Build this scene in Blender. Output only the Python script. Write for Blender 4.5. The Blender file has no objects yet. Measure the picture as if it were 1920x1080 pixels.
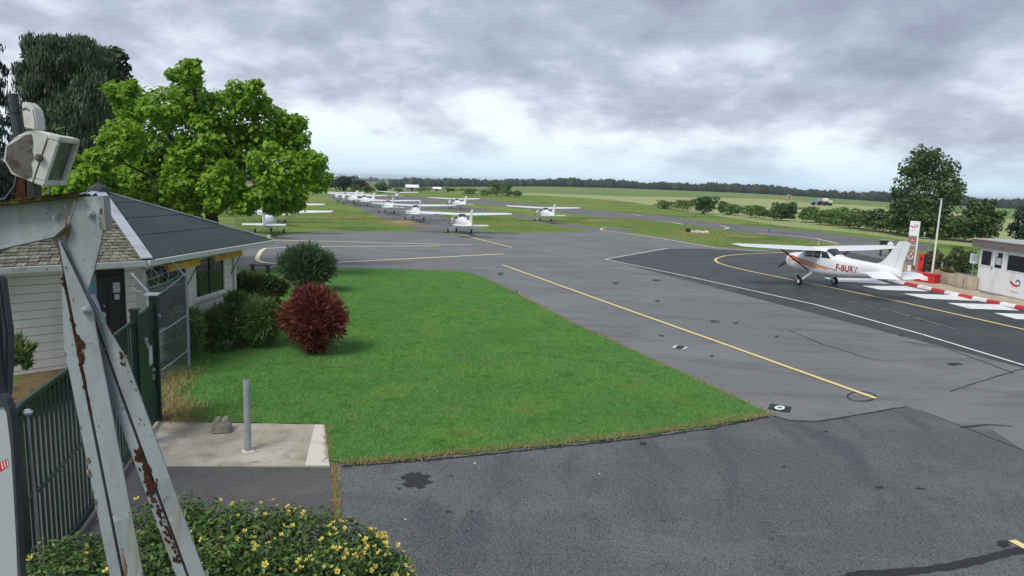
import bpy, bmesh, math, random
import numpy as np
from mathutils import Vector, Matrix, Euler

rnd = random.Random(7)
S = bpy.context.scene
COL = S.collection

# ------------------------------------------------------------------ camera, world, sun, exposure
F, PITCH, ROLL, CH = 1300.0, .1517, .0371, 5.19
cp, sp, cr, sr = math.cos(PITCH), math.sin(PITCH), math.cos(ROLL), math.sin(ROLL)
FW = np.array([0, cp, -sp]); UP0 = np.array([0, sp, cp]); RT0 = np.array([1., 0, 0])
RT = cr * RT0 + sr * UP0
UP = -sr * RT0 + cr * UP0
CO = np.array([0, 0, CH])
cam = bpy.data.objects.new('camera', bpy.data.cameras.new('camera'))
COL.objects.link(cam)
cam.data.lens = F / 1920 * 36
cam.data.sensor_width = 36
cam.data.sensor_fit = 'HORIZONTAL'
cam.data.clip_start = .05
cam.data.clip_end = 20000
cam.matrix_world = Matrix(((RT[0], UP[0], -FW[0], 0), (RT[1], UP[1], -FW[1], 0), (RT[2], UP[2], -FW[2], CH), (0, 0, 0, 1)))
S.camera = cam

SUN_EL, SUN_AZ = math.radians(52), math.radians(215)      # azimuth clockwise from +Y (north)
w = bpy.data.worlds.new('World'); S.world = w; w.use_nodes = True
nt = w.node_tree; nt.nodes.clear()
def N(t, **k):
    n = nt.nodes.new(t)
    for a, b in k.items(): setattr(n, a, b)
    return n
def LK(a, b): nt.links.new(a, b)
out = N('ShaderNodeOutputWorld'); bg = N('ShaderNodeBackground'); LK(bg.outputs[0], out.inputs[0])
bg.inputs[1].default_value = .1
sky = N('ShaderNodeTexSky', sky_type='NISHITA', sun_disc=False, sun_elevation=SUN_EL, sun_rotation=SUN_AZ, altitude=100)
tc = N('ShaderNodeTexCoord'); sx = N('ShaderNodeSeparateXYZ'); LK(tc.outputs['Generated'], sx.inputs[0])
def MATH(op, a, b=None, clamp=False):
    n = N('ShaderNodeMath', operation=op, use_clamp=clamp)
    for i, q in enumerate((a, b)):
        if q is None: continue
        if isinstance(q, (int, float)): n.inputs[i].default_value = q
        else: LK(q, n.inputs[i])
    return n.outputs[0]
zz = MATH('ADD', MATH('MAXIMUM', sx.outputs[2], 0), .36)
cb = N('ShaderNodeCombineXYZ')
LK(MATH('DIVIDE', sx.outputs[0], zz), cb.inputs[0]); LK(MATH('DIVIDE', sx.outputs[1], zz), cb.inputs[1])
def NOISE(vec, scale, detail, rough, dist, off):
    mp = N('ShaderNodeMapping'); mp.inputs['Location'].default_value = off; LK(vec, mp.inputs[0])
    n = N('ShaderNodeTexNoise'); LK(mp.outputs[0], n.inputs['Vector'])
    n.inputs['Scale'].default_value = scale; n.inputs['Detail'].default_value = detail
    n.inputs['Roughness'].default_value = rough; n.inputs['Distortion'].default_value = dist
    return n.outputs[0]
n1 = NOISE(cb.outputs[0], 1.95, 10, .53, .12, (21.7, 3.9, 6.0))
n2 = NOISE(cb.outputs[0], 5.4, 10, .55, .15, (8.1, 2.2, 4))
n3 = NOISE(cb.outputs[0], .42, 3, .5, 0, (7.5, 1.4, 3))
d1 = MATH('ADD', MATH('MULTIPLY', n1, .68), MATH('ADD', MATH('MULTIPLY', n2, .34), MATH('MULTIPLY', n3, .16)))
# the cloud deck thins a little towards the horizon, where it is seen edge on
thin = MATH('MULTIPLY', MATH('SUBTRACT', 1.0, MATH('MULTIPLY', sx.outputs[2], 6.5), True), .15)
dens = MATH('ADD', MATH('ADD', MATH('SUBTRACT', d1, thin), MATH('MULTIPLY', sx.outputs[0], .07)), MATH('MULTIPLY', MATH('MINIMUM', MATH('MAXIMUM', sx.outputs[2], 0), .30), .10))
cr_ = N('ShaderNodeValToRGB'); LK(dens, cr_.inputs[0])
els = cr_.color_ramp.elements
els[0].position = .43; els[0].color = (.60, .655, .69, 1)
els[1].position = .72; els[1].color = (.205, .225, .285, 1)
for p_, c_ in ((.49, (.53, .58, .63, 1)), (.54, (.43, .465, .54, 1)), (.60, (.315, .345, .42, 1))):
    e_ = els.new(p_); e_.color = c_
# pale blue air just above the horizon
hz = N('ShaderNodeMix', data_type='RGBA'); LK(MATH('MULTIPLY', MATH('SUBTRACT', 1.0, MATH('MULTIPLY', sx.outputs[2], 15.0), True), .85), hz.inputs[0])
LK(cr_.outputs[0], hz.inputs[6]); hz.inputs[7].default_value = (.40, .56, .68, 1)
sc_ = N('ShaderNodeVectorMath', operation='SCALE'); LK(hz.outputs[2], sc_.inputs[0]); sc_.inputs['Scale'].default_value = 9.0
mx = N('ShaderNodeMix', data_type='RGBA'); mx.inputs[0].default_value = .93
LK(sky.outputs[0], mx.inputs[6]); LK(sc_.outputs[0], mx.inputs[7]); LK(mx.outputs[2], bg.inputs[0])

sl = bpy.data.lights.new('sun', 'SUN'); sl.energy = 1.5; sl.angle = math.radians(24); sl.color = (1, .965, .9)
sun = bpy.data.objects.new('sun', sl); COL.objects.link(sun)
sd = Vector((math.sin(SUN_AZ) * math.cos(SUN_EL), math.cos(SUN_AZ) * math.cos(SUN_EL), math.sin(SUN_EL)))
sun.rotation_euler = sd.to_track_quat('Z', 'Y').to_euler()
S.view_settings.view_transform = 'Standard'
try: S.view_settings.look = 'None'
except Exception: pass
S.view_settings.exposure = .82
S.view_settings.gamma = 1
S.view_settings.use_curve_mapping = False
S.render.engine = 'CYCLES'
S.cycles.max_bounces = 6
S.cycles.transparent_max_bounces = 12

# ------------------------------------------------------------------ survey helpers: a sight line from the camera mast to a surveyed plane
def ray(u, v):
    d = (u - 960) / F * RT + (540 - v) / F * UP + FW
    return d / math.hypot(d[0], d[1])
def G(u, v, z=0.):
    d = ray(u, v)
    return CO + d * ((z - CH) / d[2])
def pxd(u, v, y):
    d = ray(u, v)
    return CO + d * (y / d[1])
def onplane(u, v, p0, d):
    d = np.array([d[0], d[1], 0.]) / math.hypot(d[0], d[1]); n = np.array([-d[1], d[0], 0])
    r = ray(u, v); q = np.array([p0[0], p0[1], 0.]); t = ((q - CO) @ n) / (r @ n); p = CO + t * r
    return (p - q) @ d, p[2]

# ------------------------------------------------------------------ materials
def new_mat(name):
    m = bpy.data.materials.new(name); m.use_nodes = True
    return m, m.node_tree, m.node_tree.nodes['Principled BSDF']
def M(name, col, rough=.6, metal=0., spec=.5, layers=(), bump=None, coord='Object', island=0., coat=0.):
    """layers: (colour, scale, lo, hi, detail, (sx,sy,sz)) – noise patches of real stains, wear and grain"""
    m, t, b = new_mat(name)
    b.inputs['Roughness'].default_value = rough; b.inputs['Metallic'].default_value = metal
    b.inputs['Specular IOR Level'].default_value = spec
    b.inputs['Coat Weight'].default_value = coat
    cur = None
    c4 = (*col, 1)
    tcn = t.nodes.new('ShaderNodeTexCoord')
    if layers or bump or island:
        rgb = t.nodes.new('ShaderNodeRGB'); rgb.outputs[0].default_value = c4; cur = rgb.outputs[0]
        if island:
            g = t.nodes.new('ShaderNodeNewGeometry'); mr = t.nodes.new('ShaderNodeMapRange')
            mr.inputs['To Min'].default_value = 1 - island; mr.inputs['To Max'].default_value = 1 + island
            t.links.new(g.outputs['Random Per Island'], mr.inputs[0])
            vm = t.nodes.new('ShaderNodeVectorMath'); vm.operation = 'SCALE'
            t.links.new(cur, vm.inputs[0]); t.links.new(mr.outputs[0], vm.inputs['Scale']); cur = vm.outputs[0]
        for i, (lc, scl, lo, hi, det, st) in enumerate(layers):
            mp = t.nodes.new('ShaderNodeMapping'); mp.inputs['Scale'].default_value = st; mp.inputs['Location'].default_value = (i * 3.7, i * 1.9, i * 5.3)
            t.links.new(tcn.outputs[coord], mp.inputs[0])
            nz = t.nodes.new('ShaderNodeTexNoise'); nz.inputs['Scale'].default_value = scl; nz.inputs['Detail'].default_value = det; nz.inputs['Roughness'].default_value = .6
            t.links.new(mp.outputs[0], nz.inputs['Vector'])
            mr = t.nodes.new('ShaderNodeMapRange'); mr.inputs[1].default_value = lo; mr.inputs[2].default_value = hi; mr.interpolation_type = 'SMOOTHSTEP'
            t.links.new(nz.outputs[0], mr.inputs[0])
            mxn = t.nodes.new('ShaderNodeMix'); mxn.data_type = 'RGBA'
            t.links.new(mr.outputs[0], mxn.inputs[0]); t.links.new(cur, mxn.inputs[6]); mxn.inputs[7].default_value = (*lc, 1)
            cur = mxn.outputs[2]
        t.links.new(cur, b.inputs['Base Color'])
        if bump:
            nz = t.nodes.new('ShaderNodeTexNoise'); nz.inputs['Scale'].default_value = bump[0]; nz.inputs['Detail'].default_value = 5
            t.links.new(tcn.outputs[coord], nz.inputs['Vector'])
            bp = t.nodes.new('ShaderNodeBump'); bp.inputs['Strength'].default_value = bump[1]; bp.inputs['Distance'].default_value = bump[2] if len(bump) > 2 else .02
            t.links.new(nz.outputs[0], bp.inputs['Height']); t.links.new(bp.outputs[0], b.inputs['Normal'])
    else:
        b.inputs['Base Color'].default_value = c4
    return m
def FOL(name, c1, c2, c3=None, rough=.5, trans=.28, patch=None):
    """leaf material: each leaf its own shade between the colours, a little light through it"""
    m, t, b = new_mat(name)
    g = t.nodes.new('ShaderNodeNewGeometry'); r = t.nodes.new('ShaderNodeValToRGB')
    e = r.color_ramp.elements; e[0].color = (*c1, 1); e[1].color = (*c2, 1); e[1].position = .8
    if c3: q = e.new(1.0); q.color = (*c3, 1)
    t.links.new(g.outputs['Random Per Island'], r.inputs[0])
    colr = r.outputs[0]
    for k_, (pc, scl, lo, hi, amt) in enumerate(patch or ()):
        tcn = t.nodes.new('ShaderNodeTexCoord'); nz = t.nodes.new('ShaderNodeTexNoise'); nz.inputs['Scale'].default_value = scl; nz.inputs['Detail'].default_value = 5
        mp = t.nodes.new('ShaderNodeMapping'); mp.inputs['Location'].default_value = (k_ * 4.1, k_ * 7.7, 0); t.links.new(tcn.outputs['Object'], mp.inputs[0]); t.links.new(mp.outputs[0], nz.inputs['Vector'])
        mr = t.nodes.new('ShaderNodeMapRange'); mr.inputs[1].default_value = lo; mr.inputs[2].default_value = hi; mr.inputs[4].default_value = amt; t.links.new(nz.outputs[0], mr.inputs[0])
        mxn = t.nodes.new('ShaderNodeMix'); mxn.data_type = 'RGBA'; t.links.new(mr.outputs[0], mxn.inputs[0]); t.links.new(colr, mxn.inputs[6]); mxn.inputs[7].default_value = (*pc, 1); colr = mxn.outputs[2]
    t.links.new(colr, b.inputs['Base Color']); b.inputs['Roughness'].default_value = rough
    b.inputs['Specular IOR Level'].default_value = .3
    tr = t.nodes.new('ShaderNodeBsdfTranslucent'); t.links.new(colr, tr.inputs[0])
    ms = t.nodes.new('ShaderNodeMixShader'); ms.inputs[0].default_value = trans
    t.links.new(b.outputs[0], ms.inputs[1]); t.links.new(tr.outputs[0], ms.inputs[2])
    t.links.new(ms.outputs[0], t.nodes['Material Output'].inputs[0])
    return m
U1 = (1, 1, 1)
mt = {}
mt['grass'] = M('airfield_grass', (.15, .235, .05), .9, spec=.1, layers=(((.22, .235, .075), .035, .42, .66, 6, (1, 2.2, 1)), ((.085, .16, .03), .10, .50, .64, 5, U1), ((.24, .21, .10), .22, .60, .72, 6, (1, 2, 1)), ((.05, .10, .02), 3.5, .55, .75, 3, U1)), bump=(5, .6, .08))
mt['crop'] = M('pale_crop', (.31, .36, .155), .95, spec=.05, layers=(((.33, .36, .17), .012, .42, .62, 4, (1, 5, 1)), ((.22, .29, .11), .03, .55, .7, 4, (1, 6, 1))))
mt['field'] = M('far_field', (.16, .25, .08), .95, spec=.05, layers=(((.19, .21, .085), .008, .48, .6, 4, (1, 7, 1)), ((.075, .13, .05), .006, .55, .65, 3, (1, 9, 1))))
mt['hills'] = M('far_hills', (.12, .17, .075), .95, spec=.05, layers=(((.06, .10, .05), .003, .5, .6, 3, (1, 4, 1)), ((.22, .22, .10), .004, .56, .62, 3, (1, 5, 1))))
mt['lawn'] = M('lawn_turf', (.085, .21, .05), .95, spec=.1, layers=(((.13, .25, .045), .5, .45, .7, 5, U1), ((.04, .13, .018), 2.5, .5, .75, 4, U1), ((.22, .21, .07), 1.1, .64, .78, 5, U1)), bump=(30, .8, .04))
mt['blade'] = FOL('grass_blade', (.085, .27, .06), (.20, .45, .115), (.34, .36, .15), .6, .3, ((( .24, .40, .12), .6, .48, .68, .8), ((.05, .17, .04), 1.9, .52, .72, .75), ((.32, .30, .13), .9, .58, .72, .85), ((.10, .27, .05), .28, .5, .7, .6), ((.30, .33, .13), 4.5, .60, .72, .7)))
mt['fblade'] = FOL('airfield_blade', (.10, .20, .035), (.19, .29, .06), (.28, .29, .11), .7, .25)
mt['dry'] = FOL('dry_grass', (.28, .20, .08), (.50, .40, .20), (.15, .22, .05), .8, .2)
mt['asph'] = M('apron_asphalt', (.148, .152, .151), .75, spec=.5, layers=(((.18, .182, .178), .16, .44, .60, 5, (1, 1.6, 1)), ((.118, .12, .122), .40, .48, .66, 7, (.7, 2.4, 1)), ((.085, .087, .09), 1.2, .68, .74, 6, (.5, 2.5, 1)), ((.31, .31, .305), 55, .57, .70, 2, U1), ((.05, .05, .052), 42, .56, .70, 2, U1)), bump=(120, .35, .006))
mt['asph2'] = M('foreground_asphalt', (.088, .091, .095), .75, spec=.45, layers=(((.115, .119, .119), .30, .44, .62, 5, (1, 2.0, 1)), ((.066, .067, .078), .45, .50, .68, 6, (2.6, .8, 1)), ((.125, .125, .12), .9, .64, .78, 4, (.6, 2.2, 1)), ((.30, .30, .30), 44, .565, .66, 3, U1), ((.018, .018, .02), 36, .545, .66, 3, U1)), bump=(90, .6, .008))
mt['asph3'] = M('dark_asphalt', (.036, .041, .043), .62, spec=.5, layers=(((.05, .055, .056), .2, .4, .62, 5, (1, 2, 1)), ((.024, .025, .028), .3, .55, .7, 5, (2, 1, 1)), ((.075, .08, .075), 1.0, .66, .76, 6, (.5, 2.5, 1)), ((.09, .09, .09), 60, .62, .72, 2, U1)), bump=(120, .3, .006))
mt['path'] = M('path_asphalt', (.085, .083, .083), .8, spec=.4, layers=(((.11, .105, .10), .8, .4, .66, 5, U1), ((.06, .058, .058), 1.5, .55, .74, 6, U1), ((.2, .2, .2), 60, .60, .70, 2, U1), ((.03, .03, .03), 50, .58, .7, 2, U1)), bump=(90, .5, .008))
mt['taxi'] = M('taxiway_asphalt', (.125, .125, .125), .75, spec=.4, layers=(((.155, .15, .14), .12, .42, .62, 5, (1, 2, 1)), ((.07, .07, .075), .25, .55, .7, 5, (1, 2, 1))))
mt['tar'] = M('fresh_tar', (.012, .012, .013), .55, spec=.5, layers=(((.03, .03, .032), 25, .5, .7, 4, U1),), bump=(60, .6, .01))
mt['conc'] = M('worn_concrete', (.40, .365, .29), .9, spec=.2, layers=(((.29, .26, .205), 1.6, .42, .66, 7, U1), ((.50, .47, .40), .9, .5, .68, 5, U1), ((.16, .14, .115), 5.5, .60, .72, 6, (1, 1.5, 1)), ((.14, .125, .10), 38, .62, .70, 3, U1), ((.56, .54, .48), 30, .62, .72, 3, U1)), bump=(45, .6, .012))
mt['conc_edge'] = M('pale_concrete_edge', (.60, .57, .50), .9, spec=.2, layers=(((.45, .42, .35), 3, .5, .7, 5, U1),), bump=(40, .4, .01))
mt['beige'] = M('beige_concrete', (.45, .385, .29), .88, spec=.2, layers=(((.34, .29, .22), 2.0, .5, .68, 6, U1), ((.22, .19, .15), 6, .64, .76, 5, (1, 1, .3))), bump=(50, .4, .008))
mt['stone'] = M('grey_concrete_block', (.27, .255, .215), .92, spec=.2, layers=(((.17, .165, .14), 7, .45, .65, 6, U1), ((.36, .34, .30), 11, .58, .7, 4, U1)), bump=(60, .7, .01))
mt['yel'] = M('yellow_road_paint', (.80, .66, .25), .75, layers=(((.70, .58, .30), 1.5, .45, .7, 5, U1), ((.15, .145, .13), 5, .63, .72, 6, U1)))
mt['yelpale'] = M('faded_yellow_paint', (.82, .73, .46), .75, layers=(((.50, .45, .31), 2.0, .56, .72, 6, U1),))
mt['wpaint'] = M('white_road_paint', (.78, .78, .77), .7, layers=(((.58, .58, .57), 1.2, .48, .7, 6, U1), ((.25, .25, .25), 5, .60, .70, 6, U1)))
mt['wfaint'] = M('worn_white_paint', (.17, .175, .165), .8, layers=(((.05, .055, .055), 2.4, .46, .58, 6, U1),))
mt['soil'] = M('garden_soil', (.16, .11, .06), 1, spec=.1, layers=(((.085, .075, .04), 2.5, .45, .65, 6, U1), ((.10, .13, .04), 1.4, .55, .68, 5, U1), ((.26, .19, .11), 9, .58, .72, 4, U1)), bump=(25, 1, .03))
mt['white'] = M('aircraft_white', (.80, .81, .82), .32, spec=.5, coat=.3, layers=(((.70, .71, .71), 1.1, .5, .75, 5, (.5, 1.5, 1)), ((.52, .51, .48), 3.5, .66, .80, 6, (.4, 2, 1))))
mt['white2'] = M('weathered_white', (.72, .73, .73), .5, layers=(((.58, .58, .56), 1.3, .52, .72, 5, (1, 1, .5)),))
mt['sid'] = M('cream_siding', (.74, .72, .64), .6, layers=(((.64, .62, .55), 1.1, .5, .7, 5, (1, 1, .3)), ((.42, .41, .36), 5, .66, .76, 5, (.5, .5, 2))), island=.06)
mt['glass'] = M('dark_window_glass', (.012, .014, .018), .04, spec=.6)
mt['pglass'] = M('aircraft_window', (.03, .035, .045), .06, spec=.6)
mt['dark'] = M('dark_brown_wood', (.022, .017, .015), .5)
mt['black'] = M('black_rubber', (.012, .012, .013), .75, spec=.3)
mt['bmetal'] = M('black_metal', (.02, .02, .022), .45)
mt['red'] = M('red_paint', (.58, .022, .028), .45, layers=(((.45, .05, .045), 2, .5, .72, 6, U1), ((.35, .27, .25), 8, .66, .74, 5, U1)))
mt['stred'] = M('crimson_stripe', (.30, .015, .04), .35)
mt['storange'] = M('orange_stripe', (.80, .28, .06), .35)
mt['stgold'] = M('gold_stripe', (.75, .50, .10), .35)
mt['regred'] = M('registration_red', (.33, .02, .04), .4)
mt['felt'] = M('roof_felt', (.036, .054, .057), .85, spec=.3, layers=(((.050, .062, .067), .7, .45, .65, 5, U1), ((.08, .085, .09), 70, .60, .7, 2, U1)), bump=(150, .3, .004))
mt['shingle'] = M('mossy_shingle', (.19, .18, .16), .95, spec=.1, layers=(((.12, .10, .045), 2.2, .48, .66, 6, U1), ((.10, .13, .035), 5, .58, .7, 5, U1), ((.30, .29, .26), 12, .58, .7, 4, U1)), bump=(40, .8, .012), island=.28)
def objvar(m, amt):
    t = m.node_tree; b = t.nodes['Principled BSDF']; src = b.inputs['Base Color'].links[0].from_socket
    oi = t.nodes.new('ShaderNodeObjectInfo'); mr = t.nodes.new('ShaderNodeMapRange'); mr.inputs['To Min'].default_value = 1 - amt; mr.inputs['To Max'].default_value = 1 + amt
    t.links.new(oi.outputs['Random'], mr.inputs[0]); vm = t.nodes.new('ShaderNodeVectorMath'); vm.operation = 'SCALE'
    t.links.new(src, vm.inputs[0]); t.links.new(mr.outputs[0], vm.inputs['Scale']); t.links.new(vm.outputs[0], b.inputs['Base Color']); return m
mt['shingle_one'] = objvar(M('mossy_shingle_piece', (.19, .18, .16), .95, spec=.1, layers=(((.12, .10, .045), 2.2, .44, .62, 6, U1), ((.10, .13, .035), 5, .56, .7, 5, U1), ((.30, .29, .26), 12, .58, .7, 4, U1)), bump=(40, .8, .012), coord='Object'), .35)
mt['flash'] = M('grey_flashing', (.42, .46, .50), .5, metal=.2, layers=(((.30, .33, .36), 2, .5, .7, 5, U1),))
mt['gutter'] = M('white_gutter', (.62, .63, .62), .5, layers=(((.34, .34, .30), 2.5, .55, .7, 6, U1),))
mt['awn'] = M('yellow_awning', (.60, .36, .03), .7, layers=(((.40, .25, .04), 3, .5, .7, 5, U1),))
mt['galv'] = M('galvanised_steel', (.36, .39, .42), .48, metal=.35, layers=(((.27, .30, .33), 2.0, .45, .65, 6, U1), ((.44, .46, .47), 6, .55, .7, 4, U1)))
mt['mast'] = M('flaking_grey_paint', (.31, .35, .375), .55, metal=.1, spec=.4, layers=(((.23, .265, .29), 5, .42, .66, 6, (1, 1, .4)), ((.37, .40, .42), 11, .55, .7, 5, U1), ((.24, .20, .12), 5, .53, .72, 6, (1.4, 1, .22)), ((.16, .085, .045), 8, .62, .72, 6, (1.6, 1, .25)), ((.10, .03, .013), 16, .655, .70, 6, (1, 1, .5)), ((.12, .12, .12), 60, .64, .72, 3, U1)), bump=(50, .25, .004))
mt['rust'] = M('heavy_rust', (.06, .026, .014), .95, spec=.15, layers=(((.045, .02, .012), 25, .45, .62, 6, U1), ((.14, .06, .026), 40, .57, .7, 5, U1)), bump=(60, 1, .01))
mt['ruststain'] = M('rust_streak', (.20, .12, .07), .8, spec=.2, layers=(((.36, .36, .34), 22, .5, .62, 6, (1, 1, .4)), ((.10, .035, .015), 30, .58, .68, 6, (1, 1, .4))))
mt['moss'] = M('moss_and_dirt', (.045, .04, .018), 1, spec=.05, layers=(((.10, .085, .03), 30, .5, .66, 6, U1), ((.02, .017, .01), 20, .55, .7, 5, U1)), bump=(60, 1, .012))
mt['lampw'] = M('floodlight_white', (.60, .60, .57), .5, layers=(((.42, .40, .30), 8, .5, .7, 5, U1),))
mt['lampdirt'] = M('floodlight_corroded', (.15, .135, .125), .9, spec=.2, layers=(((.075, .06, .05), 18, .45, .65, 6, U1), ((.26, .25, .235), 30, .55, .7, 5, U1)), bump=(80, .6, .006))
mt['lampglass'] = M('floodlight_glass', (.02, .027, .026), .35, spec=.6, layers=(((.10, .115, .10), 6, .45, .7, 5, U1),))
mt['green'] = M('green_powder_coat', (.004, .024, .017), .42, spec=.5, layers=(((.006, .034, .024), 2, .5, .7, 4, U1),))
mt['slate'] = M('dark_slate_plastic', (.035, .04, .052), .6, layers=(((.06, .07, .085), 4, .45, .65, 5, U1),))
mt['signw'] = M('white_sign_panel', (.40, .44, .46), .45, layers=(((.32, .36, .38), 2, .5, .7, 4, U1),))
mt['paper'] = M('paper_notice', (.62, .68, .68), .6, layers=(((.3, .36, .36), 60, .5, .56, 2, (.4, .4, 4)),))
mt['poster'] = M('blue_green_poster', (.14, .34, .46), .4, layers=(((.20, .38, .18), 2.5, .5, .6, 2, (1, 1, 2)), ((.5, .6, .62), 4, .58, .66, 3, U1)))
mt['totem'] = M('warm_grey_panel', (.23, .205, .19), .5)
mt['brown'] = M('brown_fascia', (.16, .135, .125), .6, layers=(((.12, .10, .095), 1.5, .5, .7, 5, (.3, 1, 3)),))
mt['roofw'] = M('grey_roof_sheet', (.42, .42, .41), .7)
mt['icon_y'] = M('icon_yellow', (.70, .50, .04), .5)
mt['icon_r'] = M('icon_red', (.55, .03, .04), .5)
mt['icon_b'] = M('icon_blue', (.04, .08, .26), .5)
mt['icon_c'] = M('icon_teal', (.02, .22, .36), .5)
mt['plainw'] = M('plain_white', (.82, .82, .83), .5, layers=(((.66, .66, .66), 1.2, .52, .75, 6, (1, 1, .4)), ((.45, .43, .40), 7, .69, .78, 5, (1, 1, .4))))
mt['bark'] = M('tree_bark', (.085, .065, .048), .95, spec=.1, layers=(((.045, .035, .027), 6, .45, .65, 6, (1, 1, .25)),), bump=(14, .8, .04))
mt['twig'] = M('dark_twig', (.04, .03, .022), .95, spec=.1)
mt['catalpa'] = FOL('catalpa_leaf', (.14, .31, .022), (.29, .48, .045), (.36, .50, .07), .42, .42)
mt['hedgebright'] = FOL('bright_hedge_leaf', (.05, .13, .012), (.13, .25, .025), (.2, .32, .06), .5, .3)
mt['darkleaf'] = FOL('weeping_dark_leaf', (.026, .052, .027), (.064, .110, .046), (.11, .15, .075), .55, .15)
mt['poplar'] = FOL('poplar_leaf', (.030, .058, .028), (.070, .11, .045), (.14, .18, .10), .5, .18)
mt['conifer'] = FOL('cedar_needle', (.014, .030, .022), (.034, .060, .040), (.05, .07, .055), .6, .08)
mt['oak'] = FOL('round_tree_leaf', (.034, .078, .022), (.080, .145, .040), (.14, .21, .065), .5, .2)
mt['hedge'] = FOL('hedgerow_leaf', (.055, .125, .028), (.125, .215, .05), (.19, .27, .09), .55, .22)
mt['wood'] = FOL('far_wood_leaf', (.014, .034, .020), (.028, .056, .030), (.05, .08, .04), .7, .1)
mt['olive'] = FOL('blue_green_shrub_leaf', (.05, .11, .045), (.125, .205, .10), (.19, .25, .15), .5, .2)
mt['barberry'] = FOL('barberry_leaf', (.10, .024, .020), (.225, .056, .044), (.36, .15, .10), .5, .25)
mt['shrub'] = FOL('needle_shrub_leaf', (.065, .14, .035), (.165, .26, .07), (.22, .29, .10), .55, .18)
mt['shrubtip'] = FOL('yellow_tip_leaf', (.06, .09, .02), (.15, .16, .04), (.25, .23, .08), .55, .2)
mt['hyper'] = FOL('hypericum_leaf', (.028, .08, .02), (.12, .21, .05), (.26, .34, .10), .45, .22)
mt['petal'] = FOL('yellow_petal', (.84, .72, .08), (.88, .80, .22), None, .6, .3)
mt['stamen'] = M('orange_stamen', (.55, .28, .03), .7)
mt['box'] = FOL('box_shrub_leaf', (.05, .085, .03), (.12, .165, .06), (.19, .22, .10), .5, .15)
mt['boxr'] = FOL('reddish_shrub_leaf', (.075, .045, .032), (.14, .095, .06), (.13, .11, .07), .5, .15)

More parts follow.
